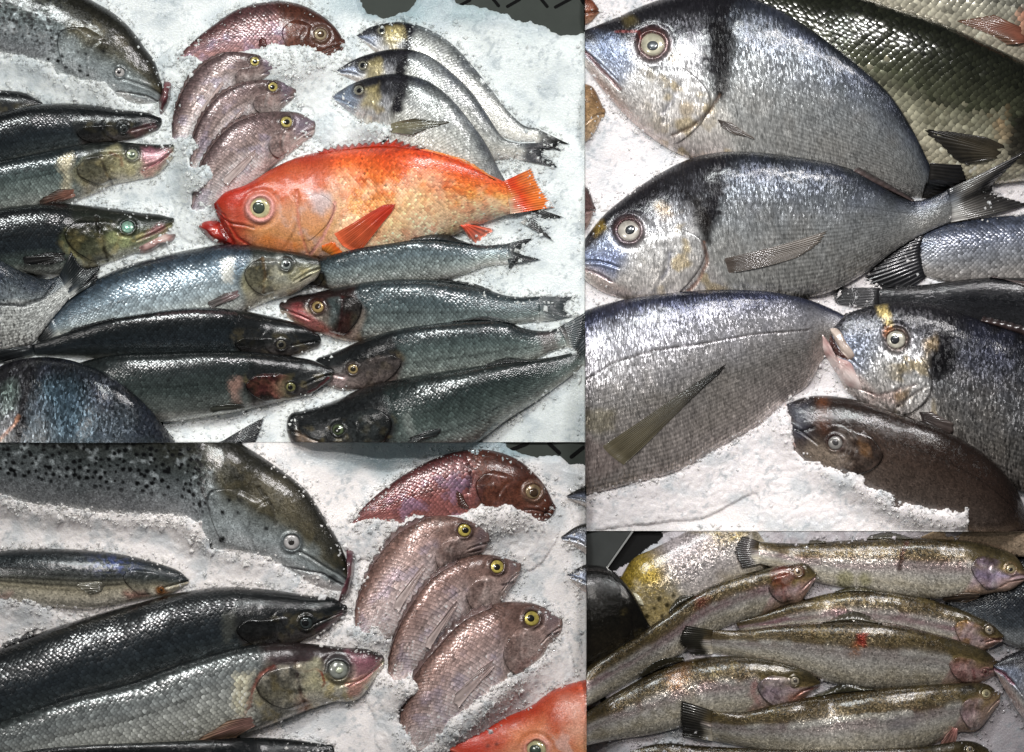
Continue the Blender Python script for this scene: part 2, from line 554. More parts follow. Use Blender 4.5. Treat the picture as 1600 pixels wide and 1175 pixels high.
def pig_trout(f, pink=0.5, dark=0.0, gold=0.0, k=7.0, back='#2a2315', cheek='#b9a0a4'):
    s, v, X, Y, uh = f['s'], f['v'], f['X'], f['Y'], f['uh']
    sd = f['seed']
    c = ramp(v + 0.10 * (grain(X, Y, 30, sd) - 0.5), [(0, back), (0.2, '#463b26'), (0.36, '#6b5f48'), (0.44, '#c4beb8'), (0.58, '#cdc9c2'), (0.78, '#c2baa8'), (0.92, '#d2ccbe'), (1, '#d4cec0')])
    c *= (0.6 + 0.8 * vnoise(s / 2.3, v * f['h'] / 2.0, sd + 1))[..., None]
    c = mixc(c, lin('#b0808a'), pink * np.exp(-((v - 0.47 + 0.08 * (grain(X, Y, 40, sd + 2) - 0.5)) / 0.10) ** 2) * (0.4 + 0.8 * grain(X, Y, 24, sd + 4)))
    c = mixc(c, lin('#7d6f46'), (0.16 + gold) * sstep(0.5, 0.7, grain(X, Y, 22, sd + 3)))
    c = mixc(c, lin('#e2e0d8'), 0.6 * np.exp(-((v - 0.42) / 0.08) ** 2) * sstep(0.45, 0.65, grain(X, Y, 30, sd + 12)))  # white sheen along the upper flank, painted into the colour
    h = ramp(v + 0.18 * (grain(X, Y, 12, sd + 5) - 0.5), [(0, '#2e2a1e'), (0.3, '#54492f'), (0.45, '#8d7a52'), (0.6, cheek), (0.8, '#c0a8a0'), (1, '#b59a80')])
    h *= (0.65 + 0.7 * grain(X, Y, 5, sd + 7))[..., None]
    hm = 1 - sstep(0.93, 1.05, uh + 0.14 * np.cos((v - 0.5) * 5) - 0.08)
    c = mixc(c, h, hm)
    sp = spots(f, k * 0.9, 0.75, k * 0.20, k * 0.36, sd + 20) * (1 - sstep(0.45, 0.72, v)) * (1 - 0.6 * hm)
    c = mixc(c, lin('#15140d'), sp * 0.85)
    c *= (1 - dark)
    ll = np.exp(-((v - 0.47) * f['h'] / 1.2) ** 2) * sstep(1.0, 1.1, uh)
    c *= (1 - 0.3 * ll)[..., None]
    return c, (0.3 + 0.4 * np.exp(-((v - 0.45) / 0.2) ** 2)) * (1 - 0.5 * hm) * (1 - sp), np.full_like(s, 0.27), 1.0 - 0.4 * hm


def pig_mullet(f):
    s, v, X, Y, uh = f['s'], f['v'], f['X'], f['Y'], f['uh']
    sd = f['seed']
    c = ramp(v + 0.04 * (grain(X, Y, 30, sd) - 0.5), [(0, '#14181a'), (0.3, '#23292b'), (0.46, '#3a3d3a'), (0.58, '#6a675a'), (0.66, '#a09882'), (0.76, '#beb6a2'), (1, '#d8d2c4')])
    st = 0.5 + 0.5 * np.cos(v * f['h'] / 8.0 * 2 * np.pi)
    c *= (1 - 0.7 * st * sstep(0.22, 0.3, v) * (1 - sstep(0.62, 0.74, v)) * sstep(0.9, 1.1, uh))[..., None]
    c = mixc(c, lin('#3f4f8a'), 0.5 * np.exp(-((uh - 1.15) / 0.3) ** 2 - ((v - 0.22) / 0.14) ** 2) * sstep(0.4, 0.6, vnoise(X / 4, Y / 3, sd)))
    c *= (0.75 + 0.5 * grain(X, Y, 6, sd + 1))[..., None]
    return c, np.full_like(s, 0.2), np.full_like(s, 0.3), np.full_like(s, 0.8)


BASS = [(0, '#14191b'), (0.15, '#283134'), (0.35, '#5f6b6f'), (0.58, '#8b9593'), (0.8, '#b0b4ae'), (1, '#ccc9c1')]
BASS_BLUE = [(0, '#14181c'), (0.14, '#2f3a44'), (0.36, '#61707a'), (0.6, '#8b969a'), (0.8, '#abafaa'), (1, '#cbc9c2')]
BASS_DARK = [(0, '#0a0c0d'), (0.3, '#14181a'), (0.6, '#20262a'), (0.85, '#353b3c'), (1, '#6a6d69')]
BASS_MID = [(0, '#101415'), (0.2, '#252d2f'), (0.42, '#4d5856'), (0.7, '#77807b'), (0.9, '#a0a49d'), (1, '#c4c3bb')]
HEAD = [(0, '#1a1d1c'), (0.22, '#30332f'), (0.4, '#6d6c5a'), (0.65, '#a19c80'), (0.85, '#b9b2a0'), (1, '#cfc8ba')]
HEAD_DARK = [(0, '#0e1011'), (0.35, '#1b1d1e'), (0.65, '#2a2b2b'), (0.9, '#4b4644'), (1, '#6d6562')]
HEAD_MID = [(0, '#111413'), (0.3, '#22261f'), (0.5, '#42452f'), (0.75, '#7c7f64'), (1, '#c0bfb2')]
BREAM = [(0, '#1f2226'), (0.10, '#393d44'), (0.28, '#74797e'), (0.5, '#9ea1a1'), (0.85, '#b6b5b0'), (1, '#d4d1cb')]
BREAM_W = [(0, '#34373a'), (0.10, '#6a6d6c'), (0.3, '#a6a7a2'), (0.55, '#cdcbc2'), (0.85, '#dedcd4'), (1, '#e4e2dc')]
BREAM_D = [(0, '#15171a'), (0.12, '#262b30'), (0.3, '#4a535a'), (0.5, '#6d777e'), (0.7, '#8b8e8f'), (1, '#a5a29e')]
BROWN = [(0, '#19120f'), (0.25, '#2b201b'), (0.5, '#3b302a'), (0.75, '#4d433d'), (1, '#6f655f')]
PINK = [(0, '#3c3030'), (0.18, '#655352'), (0.42, '#97847f'), (0.6, '#c0b3b1'), (0.85, '#d2c9c6'), (1, '#dcd4d0')]
PINK2 = [(0, '#48342f'), (0.14, '#755b53'), (0.36, '#a58d87'), (0.6, '#c8b6b3'), (0.85, '#c8b8b5'), (1, '#d4c7c3')]
PHEAD = [(0, '#4c3d3c'), (0.3, '#6e5c59'), (0.55, '#94827d'), (0.8, '#b3a5a0'), (1, '#c2b3ae')]
PHEAD2 = [(0, '#553f38'), (0.3, '#80675f'), (0.55, '#a18b84'), (0.8, '#b09d96'), (1, '#bfada6')]
RBREAM = [(0, '#3a1e1e'), (0.25, '#552e2d'), (0.5, '#6e413e'), (0.75, '#855450'), (1, '#9a726d')]
RHEAD = [(0, '#3c211b'), (0.35, '#542f22'), (0.6, '#5c382c'), (1, '#6e4b44')]


def apply_marks(c, dz, X, Y, marks, seed):
    for m in marks:
        kind, pts, w, color, a = m[:5]
        h = m[5] if len(m) > 5 else 0.0
        if kind == 'line':
            d = seg_dist(X, Y, pts) + 0.5 * w * (vnoise(X / 3, Y / 3, seed + 50) - 0.5)
            t = 1 - sstep(w * 0.35, w, d)
        elif kind == 'blob':
            t = np.zeros_like(X)
            for (x, y, r) in pts:
                d = np.hypot(X - x, Y - y) + 0.6 * w * (grain(X, Y, max(r * 0.7, 3), seed + 51) - 0.5)
                t = np.maximum(t, 1 - sstep(r - w * 0.5, r + w * 0.5, d))
        else:
            w = w * 1.8
            d = poly_sd(X, Y, pts) + 1.1 * w * (grain(X, Y, max(w * 1.5, 4), seed + 52) - 0.5)
            t = sstep(-w * 0.5, w * 0.5, d)
        if color is not None:
            c = mixc(c, lin(color), t * a)
        dz = dz + h * t
    return c, dz


def gauss1(a, n):
    if n < 1:
        return a
    k = np.exp(-0.5 * (np.arange(-3 * n, 3 * n + 1) / n) ** 2)
    k /= k.sum()
    return np.convolve(np.pad(a, 3 * n, mode='edge'), k, mode='valid')


def max1(a, n):
    p = np.pad(a, n, mode='edge')
    return np.max(np.stack([p[i:i + len(a)] for i in range(2 * n + 1)]), 0)


SPC = 2.0
SEED = [100]


def grid_faces(n, m, wrap=False):
    i, j = np.meshgrid(np.arange(n - 1), np.arange(m if wrap else m - 1), indexing='ij')
    j2 = (j + 1) % m
    return np.stack([i * m + j, i * m + j2, (i + 1) * m + j2, (i + 1) * m + j], -1).reshape(-1, 4)


def fish(name, label, panel, st, pig, mat, hl=0, tr=0.72, ll=0.42, marks=(), eye=None, fins=(), scale=None,
         gill=None, jaw=(), group=None, cat='fish', lift=0.0, base=1.0, cap=0.25, scale_mat=None, scale_k=1.0,
         single_scales=False, mouth=(0.52, 0.34)):
    SEED[0] += 61
    seed = SEED[0]
    st = np.asarray(st, float)
    if name == 'sea_bass' and hl > 0:
        mm_ = (st[0, :2] + st[0, 2:]) / 2
        st[0, :2] = mm_ + (st[0, :2] - mm_) * 1.9
        st[0, 2:] = mm_ + (st[0, 2:] - mm_) * 1.9
        mm_ = (st[1, :2] + st[1, 2:]) / 2
        st[1, :2] = mm_ + (st[1, :2] - mm_) * 1.12
        st[1, 2:] = mm_ + (st[1, 2:] - mm_) * 1.12
        cap = max(cap, 0.34)
    # outline -> even stations
    _, _, L = hermite(st, n=4)
    n = max(int(L / SPC), 12)
    O, ts, L = hermite(st, n=n)
    T0, B0 = O[:, :2], O[:, 2:4]
    mid, half = (T0 + B0) / 2, (T0 - B0) / 2
    # rounded snout and tail end
    def capring(mid0, half0, dirv, k):
        r = np.hypot(*half0)
        e = cap * 2 * r if k == 0 else 0.15 * r
        a = np.linspace(0, np.pi / 2, 8)[:-1] if True else None
        mm = [mid0 + dirv * e * np.cos(x) for x in a]
        hh = [half0 * max(np.sin(x), 0.02) for x in a]
        return np.array(mm), np.array(hh), e
    d0 = mid[0] - mid[2]; d0 /= np.hypot(*d0) + 1e-9
    d1 = mid[-1] - mid[-3]; d1 /= np.hypot(*d1) + 1e-9
    m0, h0, e0 = capring(mid[0], half[0], d0, 0)
    m1, h1, e1 = capring(mid[-1], half[-1], d1, 1)
    mid = np.concatenate([m0, mid, m1[::-1]])
    half = np.concatenate([h0, half, h1[::-1]])
    S = np.concatenate([-e0 * np.linspace(1, 0.1, 7), ts, L + e1 * np.linspace(0.1, 1, 7)])
    S = S + e0
    nu = len(S)
    hh = 2 * np.hypot(half[:, 0], half[:, 1])
    hmax = hh.max()
    nv = int(np.clip(hmax * 1.45 / SPC, 14, 170))
    phi = np.linspace(0, np.pi, nv + 1)
    v = (1 - np.cos(phi)) / 2
    lat = np.cos(phi)
    X = mid[:, None, 0] + half[:, None, 0] * lat
    Y = mid[:, None, 1] + half[:, None, 1] * lat
    V2 = np.broadcast_to(v, X.shape)
    S2 = np.broadcast_to(S[:, None], X.shape)
    thick = 0.5 * tr * gauss1(hh, 6)
    thick = np.minimum(thick, 0.5 * tr * hh * 1.02)
    thick[-20:] *= np.linspace(1, 0.7, 20) if nu > 40 else 1
    Zs = thick[:, None] * np.sin(phi) ** 0.92
    # rest the edges on whatever lies below
    zt = np.maximum(hget(X[:, 0], Y[:, 0]) + 1.2, base)
    zb = np.maximum(hget(X[:, -1], Y[:, -1]) + 1.2, base)
    w = max(int(18 / SPC), 2)
    zt = gauss1(max1(zt, w), w) + lift
    zb = gauss1(max1(zb, w), w) + lift
    Z = Zs + zt[:, None] * (1 - V2) + zb[:, None] * V2
    hs = hget(X, Y)
    defi = np.clip(np.max(hs + 1.0 - Z, 1), 0, 70)
    if defi.max() > 0:
        k = np.clip(sstep(0, 0.15, V2) * sstep(0, 0.15, 1 - V2), 0, 1)
        Z = Z + gauss1(max1(defi, w), w)[:, None] * (0.6 + 0.4 * k)
    f = dict(s=S2, v=V2, X=X, Y=Y, uh=S2 / hl if hl > 0 else np.full(X.shape, 3.0), ut=S2 / S[-1], h=hmax, ll=ll, seed=seed)
    c, met, rgh, bmp = pig(f)
    met = np.broadcast_to(met, X.shape)
    dz = 0.8 * (grain(X, Y, 26, seed + 40) - 0.5) * 2
    # eye socket
    if eye:
        ex, ey, er = eye[:3]
        d = np.hypot(X - ex, Y - ey)
        dn = d + 0.22 * er * (grain(X, Y, max(er * 0.6, 4), seed + 44) - 0.5)
        dz = dz + 0.13 * er * np.exp(-((dn - er * 1.06) / (er * 0.16)) ** 2) - 0.10 * er * np.exp(-((dn - er * 1.45) / (er * 0.25)) ** 2) - 0.25 * er * (1 - sstep(er * 0.72, er * 0.98, dn))
        sock = eye[5] if len(eye) > 5 else '#2a2524'
        c = mixc(c, lin(sock), 0.75 * np.exp(-(np.maximum(d - er, 0) / (er * 0.35)) ** 2))
    if hl > 0 and mouth:
        uh = f['uh']
        hloc = np.maximum(hh[:, None], 4)
        mv, ml = mouth
        tt = np.clip(uh / ml, 0, 1.2)
        dv = (V2 - (mv + 0.16 * tt ** 1.5)) * hloc
        on = (uh < ml) * 1.0
        dz = dz - on * 1.6 * np.exp(-(dv / 1.6) ** 2) + on * 1.0 * np.exp(-((dv - 4.5) / 2.5) ** 2) + on * 0.8 * np.exp(-((dv + 4.0) / 2.5) ** 2)
        c = mixc(c, c * 0.25, 0.8 * on * np.exp(-(dv / 1.5) ** 2))
        # nostril
        for du in (0.30, 0.36):
            dn = np.hypot((uh - du) * hl, (V2 - 0.30) * hloc)
            c = mixc(c, c * 0.2, 0.8 * np.exp(-(dn / (0.012 * hl + 0.8)) ** 2))
        # cheek crease in front of the gill cover
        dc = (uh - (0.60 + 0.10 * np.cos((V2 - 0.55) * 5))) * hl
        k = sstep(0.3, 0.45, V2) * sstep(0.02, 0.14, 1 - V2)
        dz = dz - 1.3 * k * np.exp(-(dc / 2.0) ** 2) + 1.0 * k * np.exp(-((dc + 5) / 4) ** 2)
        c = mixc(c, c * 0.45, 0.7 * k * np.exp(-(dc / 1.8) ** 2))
    c, dz = apply_marks(c, dz, X, Y, marks, seed)
    Z = Z + dz * sstep(0, 0.06, V2) * sstep(0, 0.06, 1 - V2)
    root = empty(name, float(np.mean(X)), float(np.mean(Y)), label, cat, group)
    surf = np.stack([met, np.broadcast_to(rgh, X.shape), np.broadcast_to(bmp, X.shape)], -1)
    # under side, coarse
    nl = 7
    ph2 = np.linspace(np.pi, 2 * np.pi, nl + 2)[1:-1]
    Xl = mid[:, None, 0] + half[:, None, 0] * np.cos(ph2)
    Yl = mid[:, None, 1] + half[:, None, 1] * np.cos(ph2)
    vl = (1 - np.cos(ph2)) / 2
    Zl = zt[:, None] * (1 - vl) + zb[:, None] * vl + 0.6 * thick[:, None] * np.sin(ph2)
    XX, YY, ZZ = np.concatenate([X, Xl], 1), np.concatenate([Y, Yl], 1), np.concatenate([Z, Zl], 1)
    CC = np.concatenate([c, np.broadcast_to(c[:, -1:], (nu, nl, 3))], 1)
    SS = np.concatenate([surf, np.broadcast_to(surf[:, -1:], (nu, nl, 3))], 1)
    m = XX.shape[1]
    V = W(XX, YY, ZZ).reshape(-1, 3)
    Fc = grid_faces(nu, m, True)
    # image y points down, so flip winding if needed
    ax = mid[-1] - mid[0]
    up = half[len(half) // 2]
    if ax[0] * up[1] - ax[1] * up[0] > 0:
        Fc = Fc[:, ::-1]
    off = seed * 0.0137
    UV = np.stack([np.broadcast_to(S[:, None] * MM + off, XX.shape), np.broadcast_to(np.r_[v, 1 + 0.1 * np.arange(1, nl + 1)] * hmax * MM, XX.shape)], -1).reshape(-1, 2)
    Vc, Fc, (Cc, Sc, Uc) = clip_panel(V, Fc, panel, (CC.reshape(-1, 3), SS.reshape(-1, 3), UV))
    mesh_obj('body', Vc, Fc, mat, root, Cc, Sc, Uc)
    inp = inside(panel, X, Y)
    hput(X[inp], Y[inp], Z[inp])

    P = np.stack([X, Y, Z], -1)

    def samp(s, vv, arr):
        i = np.interp(s, S, np.arange(nu))
        j = np.interp(vv, v, np.arange(nv + 1))
        i0 = np.clip(np.floor(i).astype(int), 0, nu - 2)
        j0 = np.clip(np.floor(j).astype(int), 0, nv - 1)
        fi, fj = (i - i0)[..., None], (j - j0)[..., None]
        return ((arr[i0, j0] * (1 - fi) + arr[i0 + 1, j0] * fi) * (1 - fj) + (arr[i0, j0 + 1] * (1 - fi) + arr[i0 + 1, j0 + 1] * fi) * fj)

    flip = ax[0] * up[1] - ax[1] * up[0] > 0
    if gill and hl > 0:
        build_gill(root, panel, samp, P, c, surf, hl, gill, mat, seed, flip, hmax)
    if scale:
        build_scales(root, panel, samp, P, c, S, hl, scale, scale_mat or M_SCALE, seed, hh, flip, scale_k, single_scales, hmax)
    for j in jaw:
        patch(j[0], root, panel, j[1], j[2], j[3], seed, j[4] if len(j) > 4 else 0)
    if eye:
        build_eye(root, panel, eye)
    for fn in fins:
        fin(root, panel, *fn, cend=c[-16, 4:-4] if fn[0] == 'tail_fin' and lin(fn[3]).mean() > 0.018 else None)
    return root


def build_gill(root, panel, samp, P, c, surf, hl, g, mat, seed, flip, hmax):
    v0, v1, f0, hgt, colr, alpha = g
    nu, nv = 34, 46
    b = np.linspace(0, 1, nv)
    a = np.linspace(0, 1, nu)
    A, Bv = np.meshgrid(a, b, indexing='ij')
    vv = v0 + (v1 - v0) * Bv
    bulge = np.sqrt(np.clip(1 - (2 * Bv - 1) ** 2, 0, 1))
    rear = f0 + (1.0 - f0) * (1 - 0.75 * np.abs((Bv - 0.36) / 0.64) ** 1.7 - 0.25 * (Bv < 0.36) * ((0.36 - Bv) / 0.36) ** 2)
    rear += 0.012 * (fbm(Bv * 9, Bv * 0 + seed, seed, 2) - 0.5)
    front = f0 - 0.10 * np.ones_like(Bv)
    s = hl * (front + (rear - front) * A)
    Q = samp(s, vv, P)
    C = samp(s, vv, c).copy()
    soft = sstep(0, 0.16, Bv) * sstep(0, 0.12, 1 - Bv)
    lift = hgt * (sstep(0.1, 0.6, A) * 0.7 + 0.3 * A) * soft - 0.7 * (1 - soft)
    lift = np.where(A < 0.02, -0.8, lift)
    lift = np.where(A > 0.975, -1.5, lift)
    lift += 0.45 * hgt * soft * (fbm(Q[..., 0] / 12, Q[..., 1] / 12, seed + 71, 3) - 0.5)
    n = fbm(Q[..., 0] / 11, Q[..., 1] / 11, seed + 70, 4)
    if colr:
        al = alpha * sstep(0.0, 0.45, A) * soft
        C = mixc(C, ramp(np.clip(1.0 - 0.95 * A + 2.0 * (n - 0.5), 0, 1), colr), al)
        C *= (1 + al * (1.1 * (fbm(Q[..., 0] / 3.5, Q[..., 1] / 3.5, seed + 72, 2) - 0.5)))[..., None]
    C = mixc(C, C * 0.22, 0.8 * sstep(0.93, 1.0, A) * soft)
    S2 = samp(s, vv, surf)
    V = W(Q[..., 0], Q[..., 1], Q[..., 2] + lift).reshape(-1, 3)
    F = grid_faces(nu, nv)
    if flip:
        F = F[:, ::-1]
    U = np.stack([Q[..., 0] * MM, Q[..., 1] * MM], -1).reshape(-1, 2)
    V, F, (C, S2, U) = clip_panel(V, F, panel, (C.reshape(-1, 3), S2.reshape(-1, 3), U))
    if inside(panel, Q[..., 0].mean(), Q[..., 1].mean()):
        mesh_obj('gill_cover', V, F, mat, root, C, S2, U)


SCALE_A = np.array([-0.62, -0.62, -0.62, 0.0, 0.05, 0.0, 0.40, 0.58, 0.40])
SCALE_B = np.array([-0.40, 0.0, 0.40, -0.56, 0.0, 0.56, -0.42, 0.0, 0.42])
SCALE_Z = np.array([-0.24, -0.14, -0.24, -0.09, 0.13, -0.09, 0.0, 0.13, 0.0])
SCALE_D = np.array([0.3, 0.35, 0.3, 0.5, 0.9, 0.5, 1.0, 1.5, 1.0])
SCALE_F = np.array([[0, 1, 4, 3], [1, 2, 5, 4], [3, 4, 7, 6], [4, 5, 8, 7]])


def build_scales(root, panel, samp, P, c, S, hl, pitch, mat, seed, hh, flip, kcol, single, hmax):
    r = np.random.default_rng(seed)
    rows = max(int(hmax * 2.1 / pitch), 6)
    cols = int(S[-1] / (pitch * 0.92))
    ii, jj = np.meshgrid(np.arange(cols), np.arange(rows), indexing='ij')
    s = (ii + 0.5 * (jj % 2) + 0.06 * r.standard_normal(ii.shape)) * pitch * 0.92
    ph = (jj + 0.5) / rows * np.pi * 0.94 + 0.03 * np.pi
    # rows evenly spread over the arc
    vv = (1 - np.cos(ph)) / 2 * 0.5 + 0.5 * (jj + 0.5) / rows
    wob = 0.06 * np.cos((vv - 0.5) * 6)
    ok = (s > hl * (1.0 + wob)) & (s < S[-1] - 2) & (vv > 0.03) & (vv < 0.985)
    s, vv = s[ok], vv[ok]
    e = 2.0
    p = samp(s, vv, P)
    okp = inside(panel, p[:, 0], p[:, 1], pitch * 0.5)
    s, vv, p = s[okp], vv[okp], p[okp]
    if not len(s):
        return
    toW = np.array([1, -1, 1.0])
    tu = (samp(np.minimum(s + e, S[-1]), vv, P) - samp(np.maximum(s - e, 0), vv, P)) * toW
    tv = (samp(s, np.minimum(vv + 0.02, 1), P) - samp(s, np.maximum(vv - 0.02, 0), P)) * toW
    wv = np.linalg.norm(tv, axis=1) / 0.04 * (1.0 / rows)      # row spacing here in mm
    tu /= np.linalg.norm(tu, axis=1, keepdims=True) + 1e-9
    nn = np.cross(tu, tv)
    nn /= np.linalg.norm(nn, axis=1, keepdims=True) + 1e-9
    nn *= np.sign(nn[:, 2:3] + 1e-9)
    tb = np.cross(nn, tu)
    pv = np.clip(np.minimum(pitch, wv * 2.1), pitch * 0.4, pitch * 1.1)
    tilt = r.normal(0, 0.05, (len(s), 2))
    base = W(p[:, 0], p[:, 1], p[:, 2])
    A = SCALE_A[None] * pitch * 1.12
    B = SCALE_B[None] * pv[:, None] * 1.25
    Zz = SCALE_Z[None] * pitch + tilt[:, :1] * A + tilt[:, 1:] * B
    V = base[:, None] + MM * (tu[:, None] * A[..., None] + tb[:, None] * B[..., None] + nn[:, None] * Zz[..., None])
    cc = samp(s, vv, c)
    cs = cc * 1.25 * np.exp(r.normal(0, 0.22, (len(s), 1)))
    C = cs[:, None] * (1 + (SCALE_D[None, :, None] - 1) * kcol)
    inframe = (p[:, 0] > -6) & (p[:, 0] < 1606) & (p[:, 1] > -6) & (p[:, 1] < 1181)
    if single:
        idx = np.where(inframe)[0]
        # those the photograph shows: not under fish laid later (tested by the caller's region)
        sel = idx[single(p[idx, 0], p[idx, 1])]
        if len(sel) > 300:
            sel = r.choice(sel, 300, replace=False)
        rest = np.setdiff1d(np.arange(len(s)), sel)
        # a few shared meshes by tone
        lum = cs[sel].mean(1)
        q = np.quantile(lum, np.linspace(0, 1, 7))
        bins = np.clip(np.searchsorted(q, lum, side='right') - 1, 0, 5)
        org = np.array(root.location)
        from mathutils import Matrix
        for b in range(6):
            m = sel[bins == b]
            if not len(m):
                continue
            Vs = np.stack([SCALE_A * 1.12, SCALE_B * 1.25, SCALE_Z], -1) * pitch * MM
            col = np.mean(cs[m], 0)[None] * (1 + (SCALE_D[:, None] - 1) * kcol)
            me = None
            for t in m:
                if me is None:
                    o = mesh_obj('scale', Vs, SCALE_F, mat, None, col)
                    me = o.data
                else:
                    o = bpy.data.objects.new('scale', me)
                    COL.objects.link(o)
                o.parent = root
                M = Matrix([[tu[t][k], tb[t][k], nn[t][k], base[t][k] - org[k]] for k in range(3)] + [[0, 0, 0, 1]])
                tm = Matrix.Rotation(float(tilt[t][0]), 4, 'Y') @ Matrix.Rotation(float(tilt[t][1]), 4, 'X')
                o.matrix_basis = M @ tm @ Matrix.Diagonal((1, float(pv[t] / pitch), 1, 1))
        V, C = V[rest], C[rest]
        nS = len(rest)
    else:
        nS = len(s)
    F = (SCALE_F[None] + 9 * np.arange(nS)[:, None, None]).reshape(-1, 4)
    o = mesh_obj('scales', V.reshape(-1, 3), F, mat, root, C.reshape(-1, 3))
    o['kind'] = 'stuff'


def hgrad(x, y, r):
    gx = (hget(x + r, y) - hget(x - r, y)) / (2 * r)
    gy = (hget(x, y + r) - hget(x, y - r)) / (2 * r)
    return float(np.clip(gx, -0.8, 0.8)), float(np.clip(gy, -0.8, 0.8))


def dome(name, root, x, y, r, rx, ang, z0, g, hgt, colf, panel, mat=None, n=28, m=7):
    a = np.linspace(0, 2 * np.pi, n, endpoint=False)
    q = np.linspace(0, 1, m)
    Q, A = np.meshgrid(q, a, indexing='ij')
    lx, ly = r * Q * np.cos(A), r * rx * Q * np.sin(A)
    dx = lx * math.cos(ang) - ly * math.sin(ang)
    dy = lx * math.sin(ang) + ly * math.cos(ang)
    Z = z0 + g[0] * dx + g[1] * dy + hgt * np.sqrt(np.clip(1 - Q ** 2, 0, 1)) - np.where(Q > 0.99, 0.25 * r, 0)
    V = W(x + dx, y + dy, Z).reshape(-1, 3)
    C = colf(Q, A).reshape(-1, 3)
    F = grid_faces(m, n, True)
    V, F, (C,) = clip_panel(V, F, panel, (C,))
    hput(x + dx, y + dy, Z)
    return mesh_obj(name, V, F, mat or M_EYE, root, C)


def build_eye(root, panel, e):
    x, y, r = e[:3]
    iris = e[3] if len(e) > 3 else '#b9b48c'
    pup = e[4] if len(e) > 4 else '#15181a'
    pr = e[6] if len(e) > 6 else 0.52
    if not inside(panel, x, y):
        return
    g = hgrad(x, y, r * 1.2)
    z = np.mean([hget(x + r * 1.3 * math.cos(t), y + r * 1.3 * math.sin(t)) for t in np.linspace(0, 6.28, 12)])
    z = float(z) - 0.10 * r
    ic, pc = lin(iris), lin(pup)

    def ci(Q, A):
        base = np.broadcast_to(ic, Q.shape + (3,)).copy()
        base = mixc(base, ic * 0.35, sstep(0.78, 1.0, Q))
        base = mixc(base, np.minimum(ic * 1.2, 0.9), 0.6 * np.exp(-((Q - pr - 0.06) / 0.07) ** 2))
        return base * (0.45 + 0.75 * fbm(2.2 * np.cos(A) * (0.5 + Q), 2.2 * np.sin(A) * (0.5 + Q), x, 3) + 0.15 * np.sin(A))[..., None]  # iris shaded darker towards its upper half, in the colour
    o = dome('eye', root, x, y, r, 0.94, 0.3, z, g, 0.36 * r, ci, panel)

    def cp(Q, A):
        return mixc(np.broadcast_to(pc, Q.shape + (3,)), np.minimum(pc * 1.8 + 0.01, 1), 0.5 * (1 - Q))
    rr = np.random.default_rng(int(x * 7 + y))
    dome('pupil', o, x + r * rr.uniform(-0.12, 0.12), y + r * rr.uniform(-0.1, 0.1), r * pr, rr.uniform(0.82, 0.98), rr.uniform(-0.6, 0.6), z + 0.29 * r, g, 0.16 * r, cp, panel, n=20, m=5)


def patch(name, root, panel, pts, hgt, cols, seed, z0=0):
    """raised soft piece (jaw, lip, flap) lying on what is below; outline in counter mm"""
    pts = np.asarray(pts, float)
    cl = np.concatenate([pts, pts[:1]])
    sm, _, _ = hermite(cl, n=56)
    sm = sm[:-1]
    cen = sm.mean(0)
    q = np.linspace(0, 1, 12)
    X = cen[0] + (sm[None, :, 0] - cen[0]) * q[:, None]
    Y = cen[1] + (sm[None, :, 1] - cen[1]) * q[:, None]
    Q = np.broadcast_to(q[:, None], X.shape)
    zs = hget(X, Y)
    zm = np.maximum(zs, np.quantile(zs, 0.35))
    zm = zm * (1 - Q) + zs * Q if z0 == 0 else z0 * (1 - Q ** 3) + zs * Q ** 3
    Z = zm + hgt * (1 - Q ** 2.5) + 0.4 * hgt * (fbm(X / 9, Y / 9, seed + 80, 3) - 0.5)
    Z = np.where(Q > 0.99, Z - 3, Z)
    n = fbm(X / 14, Y / 14, seed + 81, 3)
    C = ramp(np.clip(n * 1.8 - 0.4, 0, 1), cols)
    V = W(X, Y, Z).reshape(-1, 3)
    F = grid_faces(12, len(sm), True)
    if np.sum(sm[:, 0] * np.roll(sm[:, 1], -1) - np.roll(sm[:, 0], -1) * sm[:, 1]) < 0:
        F = F[:, ::-1]
    V, F, (C,) = clip_panel(V, F, panel, (C.reshape(-1, 3),))
    ok = inside(panel, X, Y)
    hput(X[ok], Y[ok], Z[ok])
    return mesh_obj(name, V, F, M_MOUTH, root, C)


